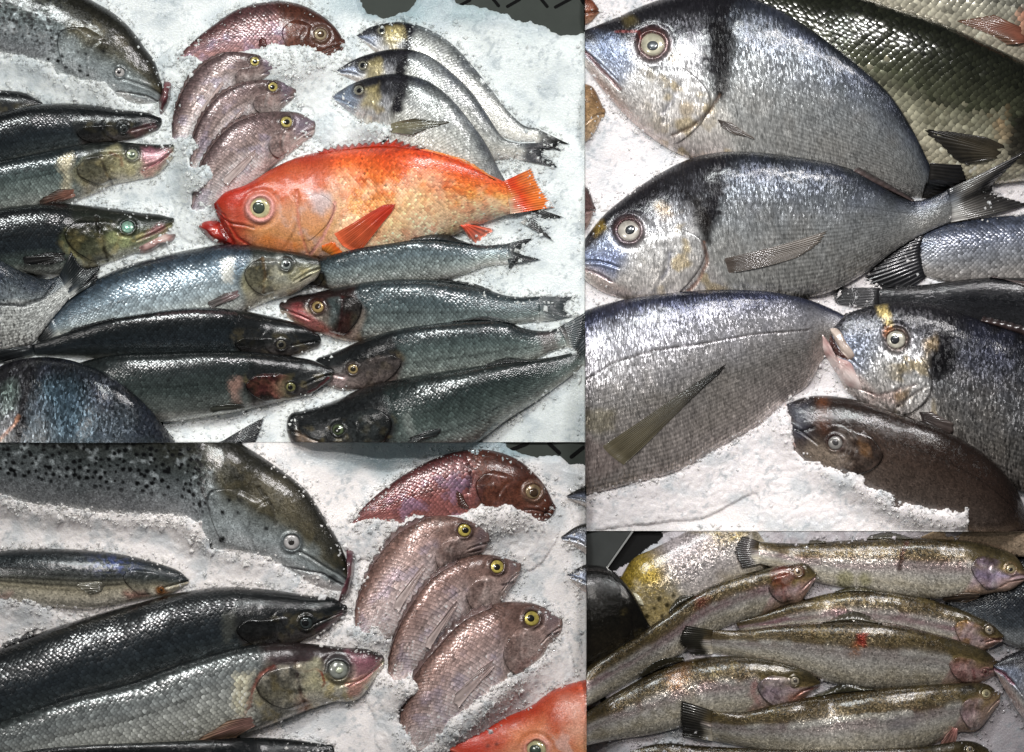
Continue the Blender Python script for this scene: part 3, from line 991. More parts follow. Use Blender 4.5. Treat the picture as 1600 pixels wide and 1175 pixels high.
def fin(root, panel, name, bpts, tpts, cb, ct, rays=14, jag=0.12, up=3.0, lab=None, thick=1.2, cend=None):
    """fan of rays between a base line and a tip line (counter mm)"""
    SEED[0] += 7
    sd = SEED[0]
    r = np.random.default_rng(sd)
    if len(tpts) == 2 and name in ('pectoral_fin', 'pelvic_fin', 'anal_fin'):
        b0, b1, t0, t1 = (np.array(q, float) for q in (bpts[0], bpts[-1], tpts[0], tpts[1]))
        ax = (t0 + t1) / 2 - (b0 + b1) / 2
        sp = (t1 - t0) * 0.5
        bw = (b1 - b0)
        tpts = [b0 + 0.45 * ax - 0.25 * bw, b0 + 0.8 * (t0 - b0) - 0.1 * bw, t0, (t0 + t1) / 2 + 0.03 * ax, t1, b1 + 0.75 * (t1 - b1) + 0.1 * bw, b1 + 0.4 * ax + 0.2 * bw]
        c0b = (b0 + b1) / 2
        bpts = [c0b + (np.array(q, float) - c0b) * 0.7 for q in bpts]
    k = rays * 4 + 1
    Bp, _, _ = hermite(np.asarray(bpts, float), n=k)
    Tp, _, _ = hermite(np.asarray(tpts, float), n=k)
    m = 14
    t = np.linspace(0, 1, m)
    ray = 0.5 + 0.5 * np.cos(np.linspace(0, rays * 2 * np.pi, k))
    ln = 1 - jag * (0.55 * (1 - ray) + 0.45 * np.repeat(r.random(rays + 1), 4)[:k])
    D = (Tp - Bp) * ln[:, None]
    bend = 0.03 * np.linalg.norm(Tp - Bp, axis=1).mean()
    wob = bend * np.sin(t * 2.4 + r.random() * 6) * t
    X = Bp[None, :, 0] + D[None, :, 0] * t[:, None] + wob[:, None] * 0.6
    Y = Bp[None, :, 1] + D[None, :, 1] * t[:, None] + wob[:, None]
    zb = gauss1(max1(hget(Bp[:, 0], Bp[:, 1]), 2), 3)
    zt = gauss1(max1(hget(Tp[:, 0], Tp[:, 1]), 2), 3)
    Z = zb[None] * (1 - t[:, None]) + zt[None] * t[:, None] + up * (0.35 + np.sin(t * np.pi))[:, None]
    hs = hget(X, Y)
    Z = np.maximum(Z, hs + 1.0)
    for _ in range(2):
        Zp = np.pad(Z, 1, mode='edge')
        Z = np.maximum(Z, (Zp[:-2, 1:-1] + Zp[2:, 1:-1] + Zp[1:-1, :-2] + Zp[1:-1, 2:]) / 4)
    Z = Z + (1.0 * (ray - 0.5))[None] * sstep(0, 0.2, t)[:, None]
    Z[0] -= 3.0
    Z[1] -= 0.8
    c0, c1 = lin(cb), lin(ct)
    T = np.broadcast_to(t[:, None], X.shape)
    C = mixc(np.broadcast_to(c0, X.shape + (3,)), c1, sstep(0.1, 1, T + 0.35 * (fbm(X / 10, Y / 10, sd, 2) - 0.5)))
    rr = np.repeat(r.random(rays + 1), 4)[:k]
    C = C * (0.82 + 0.24 * ray[None] * (0.4 + 1.2 * rr[None]) + 0.7 * (fbm(X / 6, Y / 6, sd + 1, 3) - 0.5))[..., None]
    if cend is not None:
        ce = np.stack([np.interp(np.linspace(0, 1, k), np.linspace(0, 1, len(cend)), cend[:, q]) for q in range(3)], -1)
        C = mixc(C, np.broadcast_to(ce[None], C.shape), 1 - sstep(0.0, 0.38, T + 0.25 * (fbm(X / 7, Y / 7, sd + 2, 2) - 0.5)))
    Vt = W(X, Y, Z)
    Vb = W(X, Y, Z - thick)
    V = np.concatenate([Vt.reshape(-1, 3), Vb.reshape(-1, 3)])
    F = grid_faces(m, k)
    a = Bp[-1] - Bp[0]
    b = Tp.mean(0) - Bp.mean(0)
    if a[0] * b[1] - a[1] * b[0] > 0:
        F = F[:, ::-1]
    off = m * k
    rim = np.concatenate([np.stack([np.arange(k - 1), np.arange(1, k)], -1),
                          np.stack([(m - 1) * k + np.arange(k - 1), (m - 1) * k + np.arange(1, k)], -1),
                          np.stack([np.arange(m - 1) * k, np.arange(1, m) * k], -1),
                          np.stack([np.arange(m - 1) * k + k - 1, np.arange(1, m) * k + k - 1], -1)])
    side = np.stack([rim[:, 0], rim[:, 1], rim[:, 1] + off, rim[:, 0] + off], -1)
    Fall = np.concatenate([F, F[:, ::-1] + off, side])
    Call = np.concatenate([C.reshape(-1, 3)] * 2)
    V, Fall, (Call,) = clip_panel(V, Fall, panel, (Call,))
    ok = inside(panel, X, Y)
    if not ok.any():
        return
    hput(X[ok], Y[ok], Z[ok])
    o = mesh_obj(name, V, Fall, M_FIN, root, Call)
    if lab:
        o['label'] = lab


def bury(pts, soft=10, depth=5.0, seed=3):
    """ice heaped over fish already laid, inside an outline"""
    j, i = np.meshgrid(np.arange(NY), np.arange(NX), indexing='ij')
    X, Y = OX + i * CELL, OY + j * CELL
    d = poly_sd(X, Y, pts) + soft * 2.2 * (fbm(X / 11, Y / 11, seed, 4) - 0.5)
    top = blur(np.maximum(FISH, 0), 3)
    z = np.maximum(top, FISH) + depth * np.clip(d / 8, 0, 1) + 1.0
    BURY[:] = np.where(d > 0, np.maximum(BURY, z), BURY)
    H[:] = np.where(d > 0, np.maximum(H, z), H)

# ------------------------------------------------------------------ upper left bed
def bass(body, head=HEAD, gold=0.5, metal=0.35, rough=0.30):
    return lambda f: pig_bass(f, body, head, gold, metal, rough)


def bream(body, **k):
    return lambda f: pig_bream(f, body, **k)


def pink(body, head, **k):
    return lambda f: pig_pink(f, body, head, **k)


def trout(**k):
    return lambda f: pig_trout(f, **k)


def deepen(stn, k):
    """push the belly line out, most at mid body"""
    n = len(stn)
    out = []
    for i, (a, b_, c_, d_) in enumerate(stn):
        w = 1 + (k - 1) * math.sin(math.pi * min(1, (i + 0.4) / (n - 0.6)) ** 0.8)
        if i >= n - 3:
            w *= (0.95, 0.8, 0.6)[i - n + 3]
        out.append((a, b_, a + (c_ - a) * w, b_ + (d_ - b_) * w))
    return out


def pink_fins(stn):
    p = [np.array(q, float) for q in stn]
    tp = lambda i, w: p[i][:2] + (p[i][2:] - p[i][:2]) * w
    out = [tp(i, -0.07 if 3 < i < 7 else -0.03) for i in range(3, 8)]
    return [('dorsal_fin', [tp(i, 0.03) for i in range(3, 8)], out, '#6a5552', '#4a3a38', 13, 0.6, 1.5),
            ('pectoral_fin', [tp(3, 0.50), tp(3, 0.60)], [tp(5, 0.60), tp(5, 0.72)], '#a48f8a', '#b5a5a0', 8, 0.08, 2.5)]


DARKG = [(0, '#15120f'), (0.5, '#2d2a24'), (0.8, '#6f6546'), (1, '#a8a184')]
BLACKG = [(0, '#070808'), (0.7, '#151616'), (1, '#2d2a2a')]
REDG = [(0, '#160d0c'), (0.5, '#4b2421'), (1, '#8d5a4e')]
DFIN = ('#2b2c2c', '#121314')

# bream and snapper at the top
fish('red_bream', 'large dusky red bream half sunk in ice at top of upper left bed', 1,
     [(536, 60, 530, 82), (522, 40, 505, 100), (489, 15, 475, 115), (450, 2, 440, 120), (410, 3, 410, 118), (370, 14, 378, 110), (335, 37, 345, 102), (300, 65, 312, 98), (272, 93, 278, 100)],
     pink([(0, '#3d2526'), (0.25, '#5f4241'), (0.45, '#7d6064'), (0.7, '#8f6a66'), (1, '#a3807a')], RHEAD, metal=0.3), M_BASS, hl=100, tr=0.5, ll=0.45, scale=6.5, scale_mat=M_SCALE_PINK,
     marks=[('poly', [(490, 20), (536, 60), (525, 85), (470, 70), (468, 20)], 20, '#3f251d', 0.6), ('line', [(525, 84), (533, 74)], 2, '#1d100e', 0.8, -1)],
     eye=(501, 54, 11, '#a9987c', '#4a3a28', '#7a6a5c', 0.6), gill=(0.2, 0.8, 0.55, 3, None, 0), group='bream in the upper left bed',
     fins=[('pectoral_fin', [(416, 60), (420, 72)], [(405, 64), (404, 74)], '#5a2f2a', '#4a2522', 6)])
bury([(250, 104), (271, 98), (293, 86), (318, 96), (345, 86), (367, 83), (411, 74), (425, 69), (460, 71), (478, 69), (495, 78), (508, 86), (516, 90), (530, 80), (545, 95), (520, 150), (260, 140)], 5, 5, 11)

for args in (
    ('pink_bream', 'uppermost of three small pinkish bream fanned on ice, upper left bed',
     [(432, 103, 425, 117), (415, 90, 400, 125), (390, 84, 375, 132), (352, 82, 352, 145), (317, 100, 335, 168), (293, 126, 315, 195), (276, 161, 298, 220), (268, 195, 285, 236), (270, 225, 278, 242)], 58, (399, 97, 8.5)),
    ('pink_bream', 'middle one of three small pinkish bream fanned on ice, upper left bed',
     [(460, 138, 452, 158), (443, 128, 435, 168), (418, 125, 410, 172), (382, 129, 385, 185), (346, 147, 362, 205), (320, 176, 344, 232), (303, 211, 324, 258), (296, 245, 310, 276), (297, 264, 302, 284)], 60, (427, 136, 9)),
    ('pink_bream', 'lowest of three small pinkish bream, its tail beside the red fish snout',
     [(488, 188, 484, 214), (470, 177, 460, 226), (440, 174, 430, 242), (405, 177, 402, 260), (370, 190, 377, 278), (340, 217, 352, 300), (315, 255, 332, 322), (302, 290, 317, 338), (299, 322, 306, 347)], 68, (448, 191, 10)),
):
    nm, lb, stn, hl, e = args
    stn = deepen(stn, 1.32)
    hl *= 1.12
    ex, ey, er = e
    fish(nm, lb, 1, stn, pink(PINK, PHEAD), M_BASS, hl=hl, tr=0.52, ll=0.42, scale=5.2, scale_mat=M_SCALE_PINK, scale_k=0.9,
         eye=(ex, ey, er, '#c2b26a', '#15130e', '#3a2f2c', 0.55), gill=(0.3, 0.95, 0.5, 4, PHEAD, 0.5), fins=pink_fins(stn), group='three pinkish bream on the upper left ice',
         marks=[('line', [(stn[0][2] + 3, stn[0][3] - 4), (stn[0][2] - 10, stn[0][3] - 2)], 2, '#2a1c1c', 0.8, -1.2),
                ('poly', [(stn[0][0], stn[0][1]), (stn[0][2], stn[0][3]), (ex + er * 1.4, ey + er * 2), (ex + er * 1.4, ey - er)], 8, '#6f6678', 0.5)])

for q, (x, y) in enumerate(((275, 226), (300, 268), (306, 336))):
    bury([(x - 22, y - 4), (x - 4, y - 10), (x + 10, y - 6), (x + 24, y - 16), (x + 34, y + 6), (x + 8, y + 34), (x - 18, y + 24)], 6, 4, 60 + q)

# silver bream at right
for k, (lb, stn, hl, e, fins, mk) in enumerate((
    ('hindmost of three silver bream with black napes on the ice',
     [(558, 54, 565, 62), (575, 43, 588, 84), (600, 36, 610, 105), (630, 34, 640, 130), (660, 41, 665, 150), (700, 63, 690, 170), (738, 102, 715, 187), (771, 144, 748, 203), (798, 177, 780, 214), (818, 195, 805, 221), (842, 201, 836, 222)],
     78, (596, 48, 7.5),
     [('tail_fin', [(840, 201), (838, 212), (834, 222)], [(893, 226), (874, 226), (878, 236)], '#4a4b4a', '#2c2d2c', 12)],
     [('poly', [(742, 128), (775, 150), (800, 185), (770, 195), (745, 160)], 8, '#b5b5b0', 0.4)]),
    ('middle one of three silver bream with black napes on the ice',
     [(527, 108, 533, 117), (555, 92, 560, 130), (590, 81, 590, 155), (630, 77, 625, 185), (665, 85, 652, 210), (705, 113, 682, 230), (740, 148, 712, 244), (765, 185, 738, 252), (785, 214, 766, 252), (810, 224, 806, 248)],
     95, (567, 103, 8.5),
     [('tail_fin', [(809, 224), (808, 236), (805, 248)], [(872, 224), (860, 240), (874, 263)], '#33363a', '#17191c', 14)], []),
    ('foremost of three silver bream, its body running under the red fish',
     [(521, 148, 524, 159), (548, 132, 555, 184), (585, 120, 582, 218), (624, 117, 612, 255), (665, 126, 642, 285), (701, 151, 672, 305), (733, 188, 702, 322), (762, 229, 732, 332), (786, 276, 768, 334), (812, 312, 800, 340)],
     100, (561, 142, 9),
     [('tail_fin', [(808, 316), (814, 330), (806, 344)], [(884, 340), (844, 346), (866, 377)], '#3a3d3c', '#1f2120', 12, 0.08, 3), ('pectoral_fin', [(609, 193), (610, 211)], [(704, 191), (690, 196)], '#7f7a62', '#3c3a30', 8, 0.06)],
     [('line', [(575, 172), (566, 190)], 2, '#3a3430', 0.7, -1.5), ('line', [(598, 168), (590, 188)], 2, '#3a3430', 0.6, -1.5), ('poly', [(522, 150), (548, 133), (560, 160), (552, 178), (530, 168)], 8, '#8794a6', 0.7)]),
)):
    fish('silver_bream', lb, 1, stn, bream(BREAM_W, band=1.0, streak=0.9, metal=0.28, gold='#b9a468'), M_BREAM, hl=hl, tr=0.5, ll=0.3,
         eye=e + ('#8d8a7c', '#121416', '#26221d', 0.6), gill=(0.35, 0.98, 0.55, 3, None, 0), fins=fins, marks=mk + [('poly', [(e[0] + 12, e[1] - 4), (e[0] + 30, e[1] - 6), (e[0] + 36, e[1] + 12), (e[0] + 22, e[1] + 26), (e[0] + 6, e[1] + 22)], 8, '#b8a874', 0.7)], group='three silver bream on the upper left ice', scale=5.0, scale_k=0.9, scale_mat=M_SCALE)
bury([(520, 166), (548, 182), (570, 196), (590, 193), (612, 196), (612, 214), (596, 222), (640, 250), (560, 260), (500, 200)], 4, 5, 15)

# salmon
fish('salmon', 'large spotted salmon with hooked jaw in top left corner', 1,
     [(252, 128, 244, 160), (243, 99, 215, 162), (228, 77, 182, 150), (207, 48, 150, 136), (180, 22, 112, 126), (147, 2, 76, 110), (100, -25, 40, 96), (40, -45, 0, 86), (-40, -60, -60, 80), (-120, -70, -120, 76)],
     lambda f: pig_salmon(f, 8.0), M_TROUT, hl=185, tr=0.6, ll=0.5,
     eye=(188, 114, 8.5, '#c8c4c0', '#201c1c', '#3a3f40', 0.45), gill=(0.3, 0.98, 0.62, 4, None, 0), cap=0.15,
     marks=[('line', [(182, 143), (205, 146), (230, 150), (246, 158)], 2.5, '#2a2a28', 0.8, -2), ('poly', [(182, 146), (205, 150), (244, 164), (238, 178), (200, 168)], 6, '#c9c4c0', 0.8)],
     jaw=[('lower_jaw', [(256, 124), (266, 128), (267, 145), (262, 165), (250, 180), (247, 165), (252, 145)], 8, [(0, '#2e1418'), (0.6, '#4c2429'), (1, '#6e4446')], 14)],
     group='salmon')
bury([(-100, 84), (0, 82), (29, 87), (82, 99), (91, 116), (126, 122), (164, 129), (182, 150), (215, 166), (240, 176), (230, 200), (-100, 130)], 4, 4, 21)

fish('sea_bass', 'black snout tip poking in at left edge under the salmon', 1,
     [(62, 162, 60, 170), (40, 148, 40, 186), (10, 141, 5, 192), (-50, 138, -50, 200), (-120, 138, -120, 204)], bass(BASS_DARK, HEAD_DARK, 0.1, 0.15), M_BASS, hl=120, tr=0.7, group='dark sea bass')
fish('sea_bass', 'black-backed sea bass just below the salmon head, streak of shine along its back', 1,
     [(246, 188, 243, 200), (230, 178, 218, 214), (190, 171, 186, 222), (147, 164, 140, 230), (100, 161, 100, 240), (55, 164, 50, 250), (0, 176, 0, 265), (-60, 190, -60, 275), (-120, 204, -120, 285)],
     bass(BASS_DARK, HEAD_DARK, 0.1, 0.15, 0.24), M_BASS, hl=132, tr=0.85, ll=0.6, eye=(194, 201, 8, '#3c4040', '#0c0d0e', '#191b1b', 0.55), scale=5.5, scale_k=0.5,
     gill=(0.45, 0.98, 0.6, 4, BLACKG, 0.7), marks=[('poly', [(200, 206), (240, 196), (243, 202), (215, 216)], 6, '#5a3c3e', 0.7)], group='dark sea bass')
fish('sea_bass', 'sea bass with golden cheek and pink snout, dark gill flap raised, at left edge', 1,
     [(266, 231, 268, 244), (250, 228, 247, 270), (222, 224, 214, 281), (188, 222, 174, 290), (150, 223, 148, 302), (115, 228, 110, 316), (60, 240, 55, 328), (0, 252, 0, 338), (-60, 265, -60, 345), (-120, 276, -120, 350)],
     bass(BASS_MID, HEAD, 0.4, 0.4), M_BASS, hl=160, tr=0.72, eye=(207, 242, 10, '#b3b79a', '#4d5648', '#2c2c2a', 0.6), scale=6.0,
     gill=(0.18, 0.95, 0.58, 6, DARKG, 0.62),
     marks=[('poly', [(158, 238), (185, 230), (196, 250), (215, 262), (200, 275), (165, 265)], 8, '#c2b98e', 0.5), ('poly', [(222, 232), (268, 236), (245, 262), (222, 262)], 8, '#9a6470', 0.75),
            ('poly', [(222, 268), (248, 258), (240, 276), (226, 280)], 5, '#d0a298', 0.8), ('line', [(267, 240), (245, 256), (222, 268)], 2, '#6a3038', 0.8, -1.5),
            ('line', [(174, 240), (190, 246), (192, 260)], 3, '#7a3f22', 0.6), ('line', [(160, 245), (166, 270), (176, 288)], 3, '#2a1a14', 0.8, -2), ('poly', [(98, 250), (116, 240), (112, 300), (100, 296)], 6, '#c2b79a', 0.7)],
     fins=[('pectoral_fin', [(118, 294), (120, 308)], [(66, 312), (60, 322)], '#8a5f50', '#4a3f38', 9, 0.08)], group='sea bass in the upper left bed')
fish('sea_bass', 'sea bass with open mouth and cloudy green eye at left edge', 1,
     [(266, 345, 264, 356), (250, 338, 240, 382), (220, 332, 205, 398), (176, 325, 172, 410), (130, 320, 132, 422), (88, 318, 88, 430), (40, 321, 42, 432), (0, 326, 0, 442), (-60, 336, -60, 452), (-120, 345, -120, 458)],
     bass(BASS_DARK[:3] + [(0.8, '#4c5550'), (1, '#a9aaa2')], HEAD_MID, 0.5, 0.3), M_BASS, hl=172, tr=0.7, eye=(200, 355, 11, '#8fb3a0', '#7fb09c', '#16201c', 0.5), scale=5.6, scale_k=0.8,
     gill=(0.16, 0.96, 0.6, 6, [(0, '#0b0b0a'), (0.6, '#26241a'), (1, '#6d6648')], 0.65),
     marks=[('line', [(152, 340), (160, 370), (168, 408)], 3.5, '#17110d', 0.8, -2.5), ('blob', [(176, 372, 10), (196, 378, 9)], 6, '#a9b07e', 0.5), ('poly', [(216, 380), (262, 358), (258, 350), (230, 360)], 5, '#7a4a4e', 0.7)],
     jaw=[('lower_jaw', [(216, 386), (236, 376), (262, 365), (275, 366), (273, 373), (252, 382), (232, 395), (218, 396)], 7, [(0, '#3a2a2a'), (0.5, '#b08a84'), (1, '#d0bdb4')], 12)],
     fins=[('pectoral_fin', [(106, 394), (106, 408)], [(36, 402), (40, 412)], '#23211f', '#141414', 9, 0.05)], group='sea bass in the upper left bed')

# rockfish
fish('rockfish', 'whole bright orange-red fish with bulging eye and open mouth', 1,
     [(336, 318, 342, 342), (350, 303, 358, 380), (385, 289, 388, 390), (425, 264, 428, 396), (460, 247, 466, 403), (510, 235, 516, 405), (560, 229, 566, 402), (610, 229, 616, 394), (660, 235, 666, 383), (705, 247, 709, 368), (745, 265, 749, 351), (788, 284, 797, 334)],
     pig_red, M_RED, hl=195, tr=0.58, ll=0.3, scale=5.5, scale_k=0.28, scale_mat=M_SCALE_RED, eye=(408, 326, 19, '#cfc79a', '#3d453c', '#c98a7c', 0.62), cap=0.12, gill=(0.36, 0.86, 0.66, 1.6, None, 0),
     marks=[('blob', [(408, 327, 23)], 4, '#d99a92', 0.8, 3.0), ('line', [(338, 322), (350, 350), (366, 380)], 5, '#8d1712', 0.85, -3), ('line', [(350, 335), (372, 372), (392, 384)], 3, '#a8281e', 0.7, -2),
            ('poly', [(395, 380), (420, 365), (445, 375), (470, 385), (440, 398)], 8, '#d9782e', 0.7), ('poly', [(480, 300), (525, 300), (520, 325), (505, 340), (488, 330)], 8, '#b9aeb0', 0.7),
            ('line', [(525, 318), (518, 345), (505, 372), (485, 398)], 3.5, '#c98a84', 0.7, -2), ('poly', [(560, 350), (650, 300), (665, 310), (600, 380)], 24, '#efcf9f', 0.5), ('line', [(465, 300), (468, 350), (480, 395)], 3, '#b96a58', 0.6, -2)],
     jaw=[('lower_jaw', [(307, 353), (315, 345), (340, 344), (352, 360), (364, 382), (345, 382), (322, 370)], 8, [(0, '#5c1412'), (0.5, '#8f211b'), (1, '#b23a2a')], 16)],
     fins=[('tail_fin', [(786, 284), (793, 308), (797, 334)], [(833, 264), (846, 292), (868, 325)], '#cf3418', '#dd7a34', 16, 0.10, 4),
           ('dorsal_fin', [(500, 240), (560, 232), (610, 231), (650, 236)], [(492, 232), (560, 217), (612, 215), (668, 230)], '#a92c16', '#7a2a20', 15, 0.8, 1),
           ('dorsal_fin', [(655, 236), (705, 250), (765, 278)], [(668, 234), (735, 254), (776, 282)], '#cc4a1c', '#dd9048', 14, 0.15, 1),
           ('pectoral_fin', [(523, 366), (536, 384), (560, 396)], [(606, 322), (622, 322), (616, 334)], '#d4603a', '#b8301e', 14, 0.08, 5),
           ('pectoral_fin', [(500, 390), (520, 400)], [(522, 378), (536, 396)], '#e08a3c', '#dc6424', 6, 0.1, 2),
           ('anal_fin', [(716, 352), (735, 350)], [(742, 380), (772, 358)], '#d8543a', '#e08068', 9, 0.12, 4)], group='rockfish', cat='fish')

# seabass in the middle
fish('sea_bass', 'silvery scaled sea bass directly below the red fish, head hidden', 1,
     [(462, 428, 470, 442), (489, 411, 512, 450), (548, 391, 560, 453), (607, 381, 615, 449), (665, 374, 680, 441), (724, 378, 722, 431), (753, 383, 755, 418), (792, 381, 794, 413)],
     bass(BASS, HEAD_DARK, 0.2, 0.4), M_BASS, hl=52, tr=0.72, ll=0.55, scale=6.6, gill=(0.2, 0.95, 0.3, 4, BLACKG, 0.6),
     fins=[('tail_fin', [(790, 381), (794, 397), (794, 413)], [(834, 371), (812, 393), (846, 405)], '#45494a', '#1d2021', 14, 0.06),
           ('tail_fin', [(792, 405), (794, 414)], [(815, 398), (796, 424)], '#3c4041', '#1d2021', 6, 0.1),
           ('dorsal_fin', [(640, 377), (685, 376), (732, 381)], [(648, 371), (690, 366), (736, 381)], '#2b2f30', '#17191a', 10, 0.1, 2)], group='sea bass in the upper left bed')
fish('sea_bass', 'blue-silver sea bass lying diagonally with dark gold gill flap, under the red fish chin', 1,
     [(491, 412, 488, 432), (470, 399, 460, 456), (440, 391, 425, 469), (400, 384, 387, 486), (350, 382, 347, 503), (300, 389, 302, 515), (250, 400, 257, 525), (200, 414, 212, 530), (150, 436, 167, 531), (110, 465, 127, 530), (80, 492, 96, 526)],
     bass(BASS_BLUE, HEAD, 0.4, 0.45), M_BASS, hl=122, tr=0.72, ll=0.48, scale=6.8, eye=(448, 414, 9.5, '#8f9490', '#1d2222', '#2d3030', 0.6), gill=(0.15, 0.88, 0.55, 5, DARKG, 0.62),
     marks=[('poly', [(418, 405), (438, 402), (440, 425), (455, 440), (425, 450)], 8, '#b5b8b2', 0.6), ('poly', [(352, 410), (366, 406), (364, 440), (350, 440)], 6, '#d0ccc0', 0.6), ('line', [(412, 404), (416, 430), (412, 458)], 3, '#7a5a34', 0.7, -2), ('line', [(487, 430), (470, 440)], 2, '#2a2422', 0.8, -1)],
     fins=[('pectoral_fin', [(374, 452), (378, 462)], [(326, 474), (332, 482)], '#6d5858', '#4a4644', 7, 0.06),
           ('tail_fin', [(82, 490), (90, 508), (97, 526)], [(40, 528), (48, 540), (60, 548)], '#2a2d2e', '#16181a', 10, 0.1)], group='sea bass in the upper left bed')
fish('silver_bream', 'silver bream at left edge with dark raised tail, body cut by the edge', 1,
     [(-130, 400, -130, 610), (-60, 396, -60, 585), (0, 406, 0, 556), (35, 424, 50, 536), (73, 436, 82, 498), (98, 428, 110, 464)],
     bream([(0, '#262b30'), (0.2, '#3f464c'), (0.40, '#7d8486'), (0.48, '#cfd1ce'), (0.8, '#dedfda'), (1, '#e4e3de')], band=0, streak=0.8, metal=0.25), M_GLINT, hl=0, tr=0.42,
     marks=[('line', [(-60, 470), (0, 476), (40, 478), (70, 466), (85, 445)], 4, '#22262a', 0.8, -2)],
     fins=[('tail_fin', [(92, 432), (100, 445), (108, 466)], [(114, 392), (133, 418), (160, 414)], '#2b3132', '#141718', 14, 0.08, 5),
           ('tail_fin', [(106, 452), (108, 468)], [(158, 412), (150, 440)], '#2e3435', '#181b1c', 8, 0.06, 4)], group='silver bream in the upper left bed')
fish('sea_bass', 'sea bass with red gills and brown eye, mid right, mouth beside the blue-silver bass', 1,
     [(443, 477, 446, 490), (460, 465, 470, 509), (490, 457, 505, 523), (525, 450, 540, 533), (577, 440, 585, 532), (636, 436, 640, 533), (695, 439, 700, 530), (753, 448, 755, 520), (785, 460, 790, 511), (812, 464, 815, 506), (842, 463, 842, 503)],
     bass(BASS[:2] + [(0.4, '#434e50'), (0.7, '#6d7775'), (1, '#a9aaa4')], [(0, '#15100f'), (0.25, '#2b1b1a'), (0.45, '#5c5450'), (0.7, '#8d8378'), (1, '#c2a89a')], 0.3, 0.4), M_BASS, hl=133, tr=0.7, ll=0.55, scale=6.8,
     eye=(497, 480, 10.5, '#a98f5e', '#2a1f14', '#3a2018', 0.6), gill=(0.12, 0.92, 0.6, 6, BLACKG, 0.85),
     marks=[('poly', [(443, 480), (470, 478), (495, 500), (530, 520), (520, 530), (470, 508)], 8, '#8d2f34', 0.7), ('poly', [(515, 470), (534, 468), (532, 500), (520, 505)], 6, '#8fa4a4', 0.7), ('line', [(536, 465), (534, 500), (528, 522)], 3, '#5a1517', 0.8, -2),
            ('poly', [(530, 495), (548, 490), (545, 520), (528, 526)], 6, '#7a2a2a', 0.7)],
     fins=[('tail_fin', [(840, 463), (843, 483), (842, 503)], [(904, 462), (889, 480), (909, 492)], '#41494a', '#2b3132', 16, 0.06, 3),
           ('dorsal_fin', [(680, 440), (725, 444), (764, 456)], [(690, 436), (735, 441), (768, 452)], '#242829', '#131515', 10, 0.1, 1)], group='sea bass in the upper left bed')
fish('sea_bass', 'dull grey sea bass between the red-gilled bass and the lowest bass', 1,
     [(504, 568, 508, 592), (525, 552, 530, 607), (555, 536, 570, 608), (607, 518, 616, 606), (671, 507, 676, 602), (735, 501, 741, 592), (790, 502, 796, 577), (820, 513, 836, 563), (850, 517, 862, 550), (874, 512, 888, 543)],
     bass(BASS_MID, HEAD_DARK[:2] + [(0.6, '#4c4644'), (1, '#9a8a84')], 0.15, 0.3), M_BASS, hl=140, tr=0.72, ll=0.6, scale=6.2, scale_k=0.8, eye=(552, 577, 9, '#a08c62', '#2a2418', '#3a302c', 0.6), gill=(0.35, 0.95, 0.6, 4, [(0, '#2a2828'), (1, '#6a605c')], 0.6),
     marks=[('poly', [(505, 580), (540, 590), (535, 605), (512, 600)], 6, '#b09a98', 0.7), ('poly', [(840, 520), (870, 518), (870, 545), (850, 552)], 8, '#5c4c4a', 0.5)],
     fins=[('tail_fin', [(872, 512), (882, 527), (888, 543)], [(925, 484), (930, 510), (910, 545)], '#3c4546', '#22282c', 14, 0.06, 3),
           ('dorsal_fin', [(705, 503), (755, 500), (808, 507)], [(712, 501), (765, 494), (815, 509)], '#1d2121', '#121414', 10, 0.08, 2)], group='sea bass in the upper left bed')
fish('sea_bass', 'largest dark sea bass at bottom right of upper left bed, tail pointing up right', 1,
     [(466, 658, 470, 690), (490, 641, 482, 712), (519, 627, 512, 722), (560, 609, 562, 728), (610, 595, 622, 728), (660, 585, 682, 718), (724, 575, 737, 697), (780, 567, 792, 657), (830, 562, 846, 622), (871, 556, 886, 592), (898, 550, 910, 572)],
     bass([(0, '#0e1212'), (0.3, '#222b2a'), (0.55, '#414b48'), (0.75, '#6a7470'), (0.9, '#9aa09a'), (1, '#bcbdb6')], HEAD_DARK, 0.2, 0.25, 0.26), M_BASS, hl=168, tr=0.75, ll=0.7, scale=6.4, scale_k=0.6,
     eye=(529, 671, 10, '#4f5a40', '#1a1d16', '#1a1c1a', 0.6), gill=(0.25, 0.9, 0.62, 5, [(0, '#141616'), (1, '#353a3a')], 0.7),
     marks=[('line', [(466, 664), (470, 685)], 3, '#0a0808', 0.8, -2), ('poly', [(466, 676), (490, 690), (520, 700), (470, 712)], 6, '#8d7a6a', 0.7), ('poly', [(632, 650), (640, 640), (650, 690), (640, 700)], 8, '#9aa09a', 0.4)],
     fins=[('dorsal_fin', [(757, 573), (790, 568), (826, 566)], [(760, 568), (792, 558), (826, 562)], '#1a1c1c', '#0e0f0f', 9, 0.08, 2),
           ('pectoral_fin', [(640, 682), (636, 692)], [(690, 668), (686, 678)], '#2c3030', '#262a2a', 7, 0.05),
           ('tail_fin', [(896, 550), (906, 560), (910, 573)], [(930, 500), (960, 530), (950, 560)], '#2c3438', '#20262c', 10, 0.06)], group='sea bass in the upper left bed')
